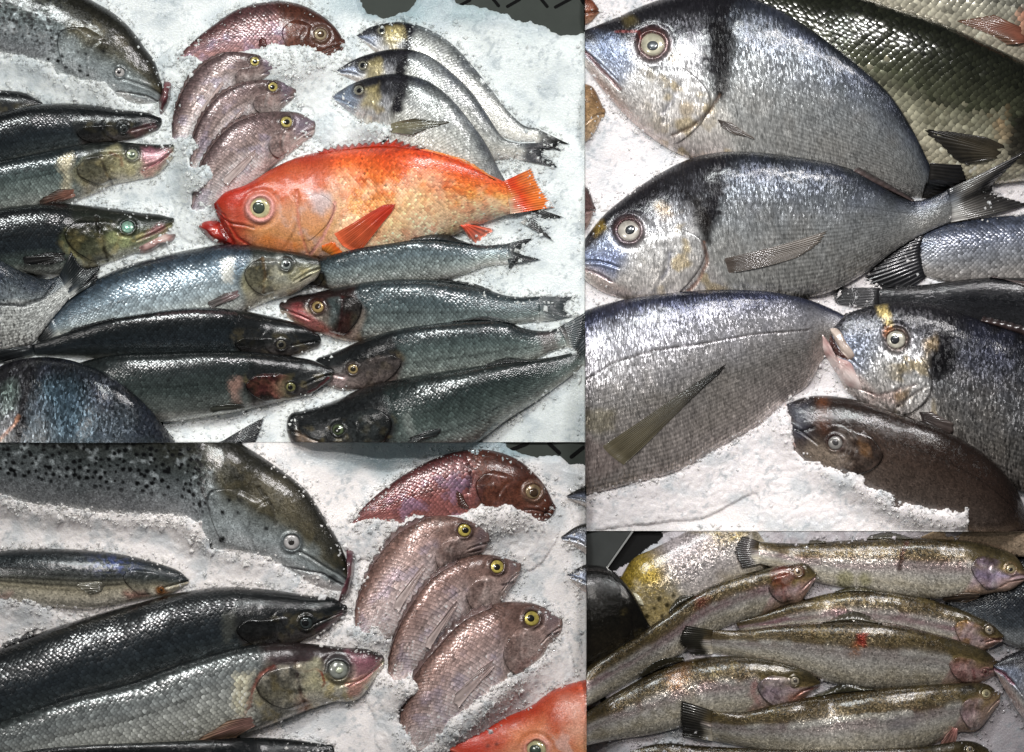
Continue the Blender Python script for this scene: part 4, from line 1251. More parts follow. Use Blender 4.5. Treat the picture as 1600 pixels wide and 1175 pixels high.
fish('sea_bass', 'slender blackish sea bass under the blue-silver bass, dorsal side up', 1,
     [(494, 527, 493, 540), (478, 513, 470, 552), (440, 498, 436, 558), (400, 489, 396, 562), (350, 482, 350, 566), (300, 481, 300, 568), (235, 488, 235, 566), (170, 500, 170, 562), (110, 518, 110, 558), (52, 538, 54, 556)],
     bass(BASS_DARK, HEAD_DARK, 0.1, 0.2, 0.24), M_BASS, hl=135, tr=0.8, ll=0.72, scale=5.6, scale_k=0.4, eye=(440, 539, 9, '#5c574a', '#101010', '#1a1818', 0.6), gill=(0.5, 0.97, 0.6, 4, BLACKG, 0.7),
     marks=[('line', [(250, 492), (310, 487), (370, 490)], 3, '#4a3a3c', 0.35)],
     fins=[('tail_fin', [(54, 538), (54, 556)], [(-20, 548), (-14, 572)], '#25282a', '#1c1f21', 10, 0.08), ('dorsal_fin', [(110, 519), (180, 499)], [(116, 511), (186, 495)], '#1f2122', '#141516', 9, 0.1, 1)], group='dark sea bass')
fish('sea_bass', 'charcoal sea bass with reddish gill, lowest of the left hand bass, pale belly', 1,
     [(515, 580, 513, 592), (490, 566, 484, 614), (455, 557, 442, 628), (410, 551, 406, 637), (360, 548, 361, 646), (310, 548, 311, 654), (260, 550, 262, 660), (200, 552, 212, 656), (140, 562, 152, 646), (80, 580, 92, 620)],
     bass([(0, '#0f1212'), (0.3, '#202626'), (0.6, '#363e3c'), (0.85, '#666c68'), (0.94, '#a9aaa4'), (1, '#c2c2bb')], HEAD_DARK, 0.15, 0.2, 0.26), M_BASS, hl=138, tr=0.75, ll=0.5, scale=5.8, scale_k=0.6,
     eye=(455, 605, 8.5, '#8d8a5c', '#16160f', '#1a1817', 0.55), gill=(0.35, 0.97, 0.58, 5, REDG, 0.8),
     marks=[('poly', [(360, 598), (378, 592), (376, 632), (362, 628)], 8, '#b08a7c', 0.6), ('poly', [(425, 600), (445, 595), (450, 625), (432, 634)], 6, '#8a8468', 0.6), ('line', [(514, 590), (495, 606), (482, 612)], 2.5, '#5a2c30', 0.8, -1.5)],
     fins=[('pectoral_fin', [(384, 630), (384, 638)], [(330, 637), (330, 645)], '#3a3a34', '#33352f', 6, 0.05)], group='dark sea bass')
fish('silver_bream', 'dark blue bream in bottom left corner of upper left bed, speckled with shine', 1,
     [(-75, 680, -75, 720), (-42, 604, -44, 790), (0, 572, -4, 830), (40, 560, 26, 850), (80, 558, 60, 860), (120, 565, 90, 868), (165, 582, 115, 865), (205, 609, 140, 855), (241, 644, 170, 842), (265, 678, 200, 824), (288, 706, 240, 800), (322, 720, 300, 760)],
     bream(BREAM_D, band=0.9, streak=0.6, metal=0.45, gold='#7a7458'), M_GLINT, hl=112, tr=0.36, ll=0.3, gill=(0.25, 0.9, 0.55, 4, None, 0),
     marks=[('poly', [(0, 600), (30, 590), (28, 640), (0, 660)], 12, '#8fa59a', 0.25), ('line', [(0, 690), (25, 664), (32, 650)], 4, '#b07a5c', 0.6), ('poly', [(70, 600), (120, 610), (150, 690), (90, 690)], 24, '#6d93a8', 0.22)],
     fins=[('tail_fin', [(318, 706), (326, 726)], [(416, 652), (400, 700)], '#26282a', '#1a1c1e', 14, 0.08, 8)], group='silver bream in the upper left bed')

# ------------------------------------------------------------------ upper right bed
for lb, stn, body in (
    ('rusty brown snout poking in at very top of bream bed left edge', [(936, 14, 936, 20), (928, 2, 926, 32), (905, -10, 905, 40), (860, -10, 860, 45)], [(0, '#5a2c1e'), (0.6, '#7a4a34'), (1, '#a98a74')]),
    ('tan snout poking in at left edge below the topmost bream chin', [(943, 168, 940, 186), (930, 140, 926, 212), (905, 130, 902, 226), (860, 130, 860, 230)], [(0, '#6b5138'), (0.5, '#9a7c58'), (1, '#c2a888')]),
    ('small dark pinkish snout at left edge behind the second bream forehead', [(929, 322, 927, 334), (922, 300, 920, 352), (905, 290, 905, 360), (860, 290, 860, 365)], [(0, '#2c2020'), (0.5, '#6d5350'), (1, '#b09a94')])):
    fish('bream', lb, 2, stn, pink(body, body), M_BASS, hl=90, tr=0.5, group='snouts at the left of the bream bed')
fish('scaled_fish', 'pale beige fish with coarse scales in top right corner', 2,
     [(1730, 0, 1720, 90), (1650, -40, 1650, 110), (1560, -70, 1562, 108), (1480, -85, 1482, 84), (1400, -90, 1402, 50), (1330, -80, 1330, 20)],
     bass([(0, '#3c3c36'), (0.4, '#7d7c70'), (0.7, '#a39e8c'), (1, '#bdb3a0')], HEAD, 0.3, 0.4), M_BASS, hl=100, tr=0.55, scale=12, scale_mat=M_SCALE_BIG,
     fins=[('pectoral_fin', [(1592, 40), (1604, 72)], [(1492, 36), (1530, 52)], '#7a4a3a', '#6a5040', 12, 0.05, 6)], marks=[('poly', [(1585, 20), (1620, 10), (1620, 70), (1590, 66)], 10, '#b06a4c', 0.6)], group='coarse-scaled fish')
fish('scaled_fish', 'olive black fish with large shiny scales behind the topmost bream', 2,
     [(1735, 150, 1725, 225), (1670, 122, 1655, 272), (1600, 97, 1585, 285), (1540, 70, 1522, 290), (1470, 38, 1455, 285), (1400, 15, 1392, 262), (1340, -5, 1330, 232), (1280, -20, 1262, 200), (1210, -35, 1192, 160), (1140, -45, 1130, 110)],
     bass([(0, '#12140e'), (0.25, '#22241a'), (0.45, '#3d3f30'), (0.58, '#85836f'), (0.8, '#aea892'), (1, '#c2b9a0')], HEAD_MID, 0.3, 0.5), M_BASS, hl=150, tr=0.5, ll=0.5, scale=12.5, scale_mat=M_SCALE_BIG,
     single_scales=lambda x, y: (y < 97 + 0.0 * x) & (y > (x - 1190) * 0.62) & (x > 1190) | (x > 1445) & (y < 200) | (x > 1330) & (y < 110) & (x < 1450),
     marks=[('poly', [(1575, 190), (1610, 170), (1610, 260), (1570, 245)], 8, '#14110e', 0.9), ('poly', [(1545, 190), (1575, 165), (1575, 225), (1555, 225)], 10, '#a58a68', 0.6)],
     fins=[('pectoral_fin', [(1570, 226), (1556, 252)], [(1440, 206), (1500, 258)], '#3a3428', '#1c1a16', 16, 0.06, 5, 'dark pectoral fin')], group='coarse-scaled fish')
fish('bream', 'topmost big silver bream with black blotch behind its gill, upper right bed', 2,
     [(900, 52, 900, 84), (930, 40, 940, 138), (965, 26, 985, 188), (1010, 6, 1040, 230), (1065, -10, 1090, 252), (1125, -10, 1150, 268), (1190, 5, 1210, 280), (1250, 38, 1265, 290), (1300, 75, 1315, 297), (1345, 112, 1360, 303), (1390, 155, 1398, 307), (1425, 210, 1422, 309), (1449, 258, 1440, 310)],
     bream(BREAM, band=1.0), M_BREAM, hl=222, tr=0.42, ll=0.34, eye=(1019, 71, 21, '#c4bfa8', '#4a4d50', '#5a3530', 0.52), gill=(0.42, 0.97, 0.55, 5, None, 0), cap=0.1,
     marks=[('poly', [(1112, 38), (1140, 40), (1148, 90), (1140, 140), (1125, 155), (1113, 140), (1110, 90)], 10, '#0e0c0e', 0.9), ('line', [(912, 78), (935, 104), (960, 130), (968, 140)], 4, '#6d4a48', 0.8, -3),
            ('poly', [(905, 84), (930, 110), (965, 150), (1000, 200), (1040, 230), (1000, 215), (940, 145)], 8, '#c9b0a8', 0.6), ('poly', [(972, 28), (990, 22), (994, 36), (978, 44)], 9, '#6f6238', 0.5),
            ('line', [(962, 50), (998, 50), (1000, 62)], 3, '#6d2c28', 0.6), ('line', [(1123, 150), (1108, 175), (1080, 200), (1050, 212)], 4, '#5a4638', 0.8, -3), ('line', [(1060, 135), (1050, 160), (1035, 178)], 4, '#6a6a78', 0.5, -2),
            ('poly', [(1130, 165), (1160, 215), (1060, 222), (1090, 200)], 8, '#d9d4cc', 0.5), ('blob', [(1072, 172, 12)], 8, '#b09a74', 0.6), ('poly', [(930, 50), (970, 60), (990, 110), (970, 125), (935, 90)], 12, '#6f7c98', 0.5)],
     fins=[('tail_fin', [(1450, 256), (1447, 284), (1440, 310)], [(1500, 258), (1510, 285), (1478, 316)], '#22201e', '#141313', 12, 0.06, 2), ('pectoral_fin', [(1118, 186), (1124, 200)], [(1172, 214), (1180, 220)], '#3c3430', '#57504a', 6, 0.06, 3)], group='big bream in the upper right bed')
fish('sea_bass', 'blue-grey scaled sea bass behind the second bream tail, right edge', 2,
     [(1735, 370, 1735, 410), (1665, 334, 1665, 442), (1600, 334, 1600, 446), (1540, 340, 1540, 445), (1480, 350, 1480, 442), (1440, 364, 1444, 432)],
     bass([(0, '#262a34'), (0.3, '#4c5260'), (0.6, '#7a7c80'), (0.8, '#8c8986'), (1, '#b0aaa4')], HEAD, 0.3, 0.5), M_BASS, hl=90, tr=0.6, scale=8, ll=0.65,
     fins=[('tail_fin', [(1446, 364), (1440, 396), (1448, 432)], [(1402, 368), (1338, 440), (1395, 462)], '#17171a', '#0c0c0e', 14, 0.05, 3)], group='sea bass in the upper right bed')
fish('sea_bass', 'glossy black-backed sea bass with dark tail above the bream with yellow brow', 2,
     [(1735, 450, 1735, 540), (1665, 436, 1665, 540), (1600, 434, 1600, 530), (1540, 434, 1540, 514), (1450, 444, 1450, 500), (1370, 452, 1372, 482)],
     bass([(0, '#0d0d0f'), (0.4, '#1c1d20'), (1, '#3a3a3c')], HEAD_DARK, 0.1, 0.2, 0.24), M_BASS, hl=60, tr=0.6,
     fins=[('tail_fin', [(1376, 450), (1376, 482)], [(1290, 448), (1306, 474)], '#1d1d1f', '#141416', 12, 0.06, 3), ('dorsal_fin', [(1545, 434), (1620, 442)], [(1552, 430), (1625, 460)], '#4a3c3a', '#2c2422', 10, 0.08, 2)], group='sea bass in the upper right bed')
fish('bream', 'second big silver bream from the top with long tail reaching right edge', 2,
     [(902, 390, 902, 428), (935, 345, 937, 454), (975, 309, 985, 470), (1022, 276, 1040, 478), (1070, 251, 1090, 480), (1120, 239, 1145, 480), (1180, 239, 1202, 476), (1240, 246, 1256, 467), (1300, 257, 1306, 453), (1350, 274, 1356, 424), (1390, 300, 1396, 393), (1430, 314, 1438, 368), (1482, 296, 1488, 346)],
     bream(BREAM, band=1.0), M_BREAM, hl=208, tr=0.42, ll=0.34, eye=(982, 361, 19, '#d0cabf', '#34373a', '#4a2c2c', 0.52), gill=(0.42, 0.97, 0.55, 5, None, 0), cap=0.1,
     marks=[('poly', [(1070, 300), (1092, 310), (1108, 345), (1108, 380), (1096, 372), (1085, 340)], 9, '#14100e', 0.9), ('poly', [(940, 348), (975, 312), (1022, 290), (1040, 310), (1010, 330), (975, 335), (945, 352)], 10, '#171518', 0.75), ('poly', [(922, 348), (940, 345), (946, 358), (930, 368)], 6, '#8d7430', 0.7),
            ('poly', [(1026, 320), (1048, 322), (1050, 336), (1034, 338)], 10, '#937850', 0.5), ('poly', [(900, 415), (940, 425), (985, 460), (940, 452)], 8, '#d0bdb4', 0.7), ('line', [(905, 418), (935, 428), (955, 440)], 3, '#7a605c', 0.7, -2),
            ('line', [(1098, 380), (1104, 410), (1090, 440), (1075, 455)], 4, '#9a6f5c', 0.7, -3), ('line', [(1046, 395), (1044, 420), (1034, 435)], 4, '#5c6078', 0.5, -2), ('poly', [(912, 395), (945, 385), (975, 400), (960, 430), (920, 420)], 12, '#5f6c92', 0.6)],
     fins=[('tail_fin', [(1478, 297), (1486, 322), (1486, 347)], [(1608, 236), (1555, 300), (1615, 322)], '#57544f', '#1c1b1b', 18, 0.05, 6),
           ('pectoral_fin', [(1122, 406), (1126, 416), (1134, 428)], [(1294, 364), (1282, 382), (1250, 404)], '#4c443e', '#6d665e', 12, 0.05, 3),
           ('dorsal_fin', [(1330, 268), (1375, 292), (1425, 315)], [(1340, 262), (1385, 286), (1430, 312)], '#4a3e3c', '#2a2424', 9, 0.1, 2)], group='big bream in the upper right bed')
fish('bream', 'headless-looking silver bream body cut at left edge with long dark pectoral fin', 2,
     [(840, 520, 830, 780), (912, 486, 905, 776), (970, 469, 985, 757), (1030, 460, 1060, 736), (1090, 454, 1125, 699), (1150, 453, 1185, 664), (1210, 457, 1232, 624), (1255, 466, 1264, 600), (1290, 478, 1292, 556), (1335, 500, 1335, 540)],
     bream([(0, '#20222e'), (0.08, '#383b4a'), (0.2, '#9c9ca2'), (0.4, '#b4b1b1'), (0.6, '#98938e'), (0.85, '#b8aea8'), (1, '#cfc4be')], band=0), M_BREAM, hl=0, tr=0.34, ll=0.36,
     marks=[('line', [(905, 600), (960, 566), (1020, 548), (1090, 538), (1180, 522), (1262, 516)], 2.2, '#4a4444', 0.7, -1), ('poly', [(905, 640), (960, 640), (960, 672), (930, 680), (905, 668)], 10, '#8d8468', 0.5), ('poly', [(905, 680), (945, 690), (975, 730), (905, 770)], 12, '#a08c86', 0.5)],
     fins=[('pectoral_fin', [(940, 697), (955, 712), (974, 726)], [(1138, 572), (1135, 577), (1128, 586)], '#57503e', '#2a2826', 14, 0.05, 5)], group='big bream in the upper right bed')
fish('bream', 'bream facing left with yellow brow mark and gaping pink mouth, right side', 2,
     [(1300, 514, 1306, 550), (1318, 495, 1312, 590), (1350, 481, 1338, 624), (1395, 472, 1387, 652), (1440, 473, 1432, 684), (1490, 486, 1482, 714), (1540, 504, 1532, 740), (1590, 520, 1582, 764), (1650, 545, 1645, 770), (1730, 590, 1730, 730)],
     bream([(0, '#1c1c20'), (0.15, '#2a2b30'), (0.35, '#4d4e52'), (0.55, '#6f6f70'), (0.8, '#7c7873'), (1, '#98908a')], band=1.0), M_GLINT, hl=168, tr=0.4, ll=0.3, eye=(1398, 531, 16.5, '#c9c4b4', '#2a2b2e', '#4a3626', 0.5), gill=(0.35, 0.95, 0.55, 5, None, 0), cap=0.1,
     marks=[('poly', [(1369, 480), (1383, 478), (1392, 508), (1382, 512)], 7, '#b09c62', 0.75), ('poly', [(1380, 508), (1394, 512), (1384, 530), (1378, 526)], 4, '#8d5426', 0.7), ('poly', [(1442, 532), (1456, 530), (1458, 546), (1448, 550)], 9, '#8d7448', 0.6), ('poly', [(1455, 550), (1490, 545), (1494, 580), (1465, 604), (1452, 590)], 9, '#0f0e10', 0.85),
            ('poly', [(1330, 500), (1375, 500), (1380, 550), (1345, 570), (1325, 540)], 14, '#7c8088', 0.5), ('poly', [(1340, 590), (1375, 612), (1410, 605), (1400, 632), (1360, 628)], 8, '#c2a39a', 0.6), ('line', [(1340, 606), (1370, 618), (1400, 610), (1430, 600)], 3, '#6d5450', 0.6, -2), ('poly', [(1395, 615), (1420, 606), (1415, 622), (1398, 630)], 5, '#b58a4c', 0.6),
            ('line', [(1400, 636), (1425, 616), (1445, 604)], 3, '#3a2c24', 0.8, -2)],
     jaw=[('upper_lip', [(1296, 514), (1304, 512), (1322, 535), (1334, 560), (1326, 564), (1310, 545)], 5, [(0, '#8d7a70'), (1, '#c9b9ac')]),
          ('mouth', [(1297, 522), (1310, 545), (1324, 562), (1308, 556), (1294, 540)], 2, [(0, '#2a1412'), (1, '#5c342c')]),
          ('lower_jaw', [(1283, 520), (1292, 530), (1306, 556), (1330, 568), (1336, 580), (1346, 612), (1330, 608), (1302, 576), (1285, 545)], 7, [(0, '#b08d88'), (0.5, '#d0bab4'), (1, '#e0d2cc')])],
     fins=[('dorsal_fin', [(1530, 502), (1580, 517), (1640, 540)], [(1536, 494), (1590, 506), (1650, 524)], '#3a2c2a', '#241c1c', 10, 0.2, 2), ('pectoral_fin', [(1432, 640), (1440, 662)], [(1490, 664), (1486, 680)], '#3a3230', '#4a403c', 8, 0.06)], group='big bream in the upper right bed')
fish('bream', 'dark brown bream half buried in ice with orange brow bar, lower right', 2,
     [(1232, 630, 1228, 690), (1252, 622, 1248, 712), (1290, 618, 1292, 738), (1343, 626, 1340, 764), (1397, 644, 1386, 790), (1450, 662, 1431, 810), (1504, 688, 1476, 830), (1550, 720, 1516, 845), (1583, 758, 1555, 855), (1606, 800, 1592, 858)],
     bass(BROWN, BROWN, 0.0, 0.08, 0.26), M_BASS, hl=165, tr=0.55, ll=0.3, eye=(1304, 692, 12.5, '#8f8c88', '#3c3a3a', '#2a1414', 0.5), gill=(0.3, 0.9, 0.55, 4, BROWN, 0.6), cap=0.12,
     marks=[('poly', [(1275, 615), (1296, 615), (1292, 650), (1288, 672), (1272, 660)], 10, '#63381f', 0.7), ('poly', [(1228, 628), (1270, 624), (1268, 660), (1260, 690), (1238, 690)], 10, '#3a3d48', 0.8), ('poly', [(1340, 690), (1358, 698), (1362, 715), (1348, 712)], 6, '#7a5428', 0.8), ('line', [(1236, 670), (1252, 674), (1270, 668)], 3, '#16161c', 0.8, -2),
            ('poly', [(1262, 690), (1290, 700), (1330, 715), (1300, 735), (1262, 712)], 10, '#8d7f70', 0.5), ('poly', [(1240, 625), (1330, 628), (1335, 690), (1250, 690)], 20, '#1a1210', 0.55)],
     jaw=[('upper_lip', [(1228, 628), (1220, 640), (1217, 662), (1230, 692), (1244, 702), (1232, 672), (1230, 645)], 6, [(0, '#a98a84'), (1, '#d4c2bc')])], group='big bream in the upper right bed')
bury([(1215, 700), (1239, 702), (1271, 722), (1307, 735), (1343, 740), (1352, 760), (1393, 774), (1394, 790), (1429, 788), (1457, 795), (1511, 798), (1509, 850), (1200, 850)], 10, 6, 31)
bury([(905, 776), (985, 760), (1060, 738), (1125, 702), (1185, 667), (1230, 632), (1240, 720), (1100, 800), (905, 820)], 6, 3, 33)

# ------------------------------------------------------------------ lower left bed
for lb, stn in (('uppermost silver snout at right edge of lower left bed', [(886, 774, 889, 780), (904, 764, 910, 790), (940, 755, 950, 812), (990, 750, 990, 830)]),
                ('middle silver snout at right edge of lower left bed', [(878, 838, 881, 846), (900, 823, 906, 860), (940, 815, 945, 888), (990, 810, 990, 900)]),
                ('lowest silver snout at right edge of lower left bed', [(885, 898, 889, 904), (905, 886, 906, 920), (940, 878, 945, 940), (990, 875, 990, 950)])):
    fish('silver_bream', lb, 3, stn, bream(BREAM_W, band=0, streak=0.5), M_BREAM, hl=110, tr=0.5, group='snouts at the right of the lower left bed',
         marks=[('line', [(stn[0][0] - 2, stn[0][1] - 2), (stn[1][0], stn[1][1]), (stn[2][0], stn[2][1])], 5, '#24221c', 0.8)])
fish('red_bream', 'dark maroon bream half sunk in ice at top of lower left bed', 3,
     [(866, 788, 846, 815), (850, 757, 812, 818), (815, 722, 775, 828), (765, 703, 740, 832), (710, 706, 705, 828), (660, 725, 665, 824), (606, 759, 620, 820), (568, 792, 580, 820), (548, 818, 553, 825)],
     pink(RBREAM, RHEAD, metal=0.25), M_BASS, hl=130, tr=0.5, ll=0.45, scale=8, scale_mat=M_SCALE_PINK, eye=(833, 768, 14, '#8f7a5c', '#3a2a1c', '#6a5244', 0.6), gill=(0.2, 0.8, 0.6, 4, RHEAD, 0.6),
     fins=[('pectoral_fin', [(722, 770), (734, 792)], [(712, 770), (716, 792)], '#3a2018', '#4a2a22', 8)], marks=[('line', [(864, 790), (848, 806)], 3, '#1a0c0a', 0.8, -2), ('line', [(730, 712), (738, 740), (732, 770)], 3, '#2a1412', 0.5, -2)], group='bream in the lower left bed')
bury([(540, 826), (560, 815), (598, 812), (625, 818), (648, 806), (690, 808), (712, 806), (735, 795), (752, 788), (780, 792), (800, 788), (814, 798), (835, 806), (846, 816), (860, 830), (830, 880), (560, 860)], 5, 5, 41)
for lb, stn, hl, e in (
    ('uppermost of three brownish pink bream fanned on lower left ice',
     [(759, 830, 750, 864), (740, 815, 715, 872), (705, 806, 690, 888), (665, 807, 668, 910), (625, 828, 648, 938), (590, 868, 622, 966), (565, 915, 602, 990), (554, 955, 582, 1008), (556, 988, 568, 1012)], 75, (726, 828, 11.5)),
    ('middle one of three brownish pink bream, snout covered with ice crumbs',
     [(810, 880, 800, 915), (790, 872, 780, 937), (755, 866, 746, 948), (715, 875, 717, 965), (677, 899, 692, 992), (645, 938, 670, 1022), (620, 985, 647, 1052), (606, 1030, 632, 1074), (607, 1062, 618, 1082)], 80, (777, 885, 12)),
    ('lowest of three brownish pink bream, nearest the red fish corner',
     [(874, 966, 870, 995), (852, 950, 846, 1018), (815, 940, 811, 1043), (769, 944, 776, 1067), (727, 964, 747, 1092), (685, 1006, 717, 1116), (650, 1048, 692, 1141), (628, 1094, 668, 1166), (624, 1135, 647, 1180), (628, 1168, 638, 1190)], 88, (831, 966, 13.5))):
    stn = deepen(stn, 1.30)
    hl *= 1.15
    fish('pink_bream', lb, 3, stn, pink(PINK2, PHEAD2), M_BASS, hl=hl, tr=0.5, ll=0.42, scale=6.6, scale_mat=M_SCALE_PINK, scale_k=0.8,
         eye=e + ('#c9b65e', '#17140e', '#33241f', 0.55), gill=(0.3, 0.95, 0.5, 5, PHEAD2, 0.5), fins=pink_fins(stn), group='three pinkish bream on the lower left ice',
         marks=[('line', [(stn[0][2] + 2, stn[0][3] - 8), (stn[0][2] - 14, stn[0][3] - 4)], 2.5, '#2a1a18', 0.8, -1.5),
                ('poly', [(stn[0][0], stn[0][1]), (stn[0][2], stn[0][3]), (e[0] + 18, e[1] + 26), (e[0] + 18, e[1] - 14)], 10, '#7d7076', 0.5)])
bury([(610, 1098), (640, 1150), (655, 1185), (700, 1130), (752, 1085), (800, 1052), (835, 1038), (850, 1020), (866, 1000), (890, 1060), (760, 1200), (640, 1230), (600, 1160)], 6, 4, 43)
for q, (x, y) in enumerate(((562, 992), (613, 1066))):
    bury([(x - 30, y - 8), (x - 6, y - 12), (x + 12, y - 4), (x + 30, y - 14), (x + 42, y + 10), (x + 10, y + 40), (x - 24, y + 30)], 8, 5, 70 + q)
fish('salmon', 'big salmon head with black-spotted cheek across top of lower left bed', 3,
     [(544, 880, 534, 925), (530, 848, 495, 916), (512, 818, 460, 893), (480, 768, 420, 876), (440, 735, 370, 866), (380, 695, 322, 854), (320, 665, 285, 822), (240, 640, 210, 812), (150, 625, 130, 806), (60, 620, 50, 796), (-20, 620, -20, 780), (-120, 625, -120, 770)],
     lambda f: pig_salmon(f, 11.5), M_TROUT, hl=262, tr=0.5, ll=0.55, eye=(456, 847, 14, '#c9c6c4', '#2a2826', '#4a5052', 0.42), gill=(0.35, 0.98, 0.62, 5, None, 0), cap=0.12,
     marks=[('line', [(440, 884), (470, 890), (505, 896), (535, 914)], 3, '#26262a', 0.8, -3), ('poly', [(442, 888), (500, 900), (534, 922), (520, 936), (470, 912)], 8, '#c9c2c0', 0.85), ('poly', [(390, 750), (440, 745), (470, 790), (490, 830), (455, 825), (430, 800), (395, 790)], 16, '#565040', 0.5),
            ('line', [(405, 762), (425, 790), (432, 820)], 4, '#26241c', 0.6, -2), ('blob', [(520, 905, 8), (532, 890, 7)], 5, '#1d1f20', 0.7)],
     jaw=[('lower_jaw', [(541, 858), (550, 858), (554, 880), (550, 910), (538, 940), (528, 946), (532, 925), (542, 900)], 9, [(0, '#2a1216'), (0.6, '#42222a'), (1, '#6a4448')], 16)], group='salmon')
bury([(-100, 770), (0, 770), (42, 786), (100, 792), (167, 800), (230, 803), (292, 808), (316, 816), (322, 840), (330, 856), (375, 860), (415, 868), (436, 880), (470, 905), (520, 930), (520, 960), (-100, 850)], 4, 4, 45)
fish('mullet', 'striped mullet with cream belly lying on ice at left edge of lower left bed', 3,
     [(293, 904, 292, 913), (282, 894, 270, 927), (250, 881, 240, 934), (200, 868, 200, 942), (140, 860, 140, 952), (83, 857, 83, 950), (30, 858, 30, 944), (0, 861, 0, 938), (-60, 866, -60, 932), (-120, 872, -120, 926)],
     pig_mullet, M_BASS, hl=102, tr=0.75, eye=(252, 921, 6, '#8d5a28', '#2a1a0e', '#3a2418', 0.5), gill=(0.2, 0.9, 0.55, 3, [(0, '#1c2020'), (1, '#3c4040')], 0.5),
     marks=[('poly', [(195, 925), (225, 924), (240, 932), (200, 940)], 6, '#a0564a', 0.6), ('poly', [(245, 918), (268, 924), (262, 930), (245, 930)], 4, '#8d5a2c', 0.8), ('poly', [(0, 930), (20, 925), (10, 945), (-10, 945)], 8, '#c08a84', 0.5)],
     fins=[('pectoral_fin', [(170, 910), (160, 924)], [(120, 911), (138, 926)], '#5a574c', '#6a675a', 8, 0.05)], group='mullet')
bury([(-100, 930), (0, 934), (42, 938), (75, 948), (110, 955), (140, 960), (100, 985), (-100, 1000)], 6, 4, 47)
fish('sea_bass', 'black sea bass with gleaming back above the big silver bass, lower left', 3,
     [(536, 950, 534, 962), (520, 937, 506, 986), (480, 930, 471, 1004), (430, 922, 426, 1018), (354, 917, 361, 1030), (290, 924, 302, 1048), (220, 941, 232, 1070), (150, 960, 162, 1096), (80, 982, 92, 1120), (10, 1008, 22, 1140), (-60, 1035, -50, 1160), (-120, 1055, -110, 1175)],
     bass(BASS_DARK, HEAD_DARK, 0.1, 0.15, 0.24), M_BASS, hl=175, tr=0.75, ll=0.7, scale=8, scale_k=0.4, eye=(479, 973, 11.5, '#3d4444', '#0d0e0f', '#1a1c1c', 0.6), gill=(0.4, 0.97, 0.58, 6, BLACKG, 0.75),
     marks=[('poly', [(494, 985), (535, 955), (534, 964), (512, 984)], 6, '#5a3a3e', 0.7), ('line', [(100, 1085), (200, 1060), (300, 1030)], 3, '#4a4a48', 0.4), ('poly', [(352, 960), (368, 950), (362, 1005), (352, 1005)], 6, '#55564e', 0.4)],
     fins=[('dorsal_fin', [(2, 1012), (50, 994)], [(4, 1004), (60, 980)], '#17191a', '#0f1011', 8, 0.2, 2)], group='dark sea bass')
fish('sea_bass', 'big silver-scaled sea bass with pink snout across bottom of lower left bed', 3,
     [(594, 1030, 595, 1042), (575, 1018, 564, 1086), (540, 1012, 522, 1098), (490, 1006, 477, 1112), (438, 1003, 432, 1130), (390, 1007, 388, 1146), (330, 1021, 337, 1164), (270, 1040, 282, 1184), (200, 1066, 217, 1204), (120, 1085, 132, 1222), (40, 1112, 52, 1236), (-40, 1140, -30, 1248), (-120, 1165, -110, 1260)],
     bass([(0, '#16191a'), (0.12, '#343938'), (0.3, '#6c706f'), (0.5, '#989a95'), (0.8, '#aaaaa0'), (1, '#c6c2b7')], [(0, '#1c1716'), (0.2, '#3a2f30'), (0.4, '#7d786c'), (0.65, '#b9b298'), (0.85, '#c9c4b6'), (1, '#d8d2c8')], 0.8, 0.45), M_BASS, hl=208, tr=0.6, ll=0.4, scale=8.6,
     eye=(529, 1046, 17, '#8d9088', '#aab09a', '#3c3f40', 0.42), gill=(0.22, 0.93, 0.58, 7, [(0, '#191817'), (0.4, '#3a3a3a'), (0.6, '#8d8a80'), (1, '#b5ab94')], 0.65),
     marks=[('poly', [(545, 1018), (596, 1030), (596, 1044), (560, 1070), (545, 1062), (552, 1040)], 10, '#8d5a66', 0.75), ('poly', [(540, 1068), (580, 1052), (562, 1086), (545, 1090)], 6, '#d49a8c', 0.8), ('line', [(596, 1038), (570, 1060), (545, 1072)], 2, '#6a2c38', 0.7, -2),
            ('line', [(478, 1048), (495, 1044), (503, 1050), (508, 1066), (504, 1072)], 2.5, '#7a2a18', 0.85), ('poly', [(468, 1036), (496, 1030), (500, 1060), (510, 1080), (478, 1080)], 8, '#c9c6a4', 0.6), ('line', [(464, 1034), (468, 1070), (478, 1108)], 4, '#3a201c', 0.85, -3),
            ('poly', [(470, 1080), (488, 1108), (466, 1118), (462, 1090)], 6, '#b07a5c', 0.6), ('line', [(430, 1040), (410, 1050), (394, 1080), (390, 1108)], 5, '#8d4a40', 0.7, -2), ('poly', [(370, 1050), (400, 1046), (388, 1095), (384, 1118), (365, 1100)], 8, '#d6ceb0', 0.7)],
     fins=[('pectoral_fin', [(396, 1116), (402, 1136)], [(318, 1146), (304, 1158)], '#a07a70', '#7d6450', 10, 0.05, 4)], group='sea bass in the lower left bed')
fish('sea_bass', 'back of a black fish just showing at bottom edge of lower left bed', 3,
     [(512, 1172, 512, 1190), (450, 1160, 450, 1240), (250, 1157, 250, 1254), (60, 1168, 60, 1244), (-40, 1186, -40, 1220)], bass(BASS_DARK, HEAD_DARK, 0.1, 0.15), M_BASS, hl=90, tr=0.5, group='dark sea bass')
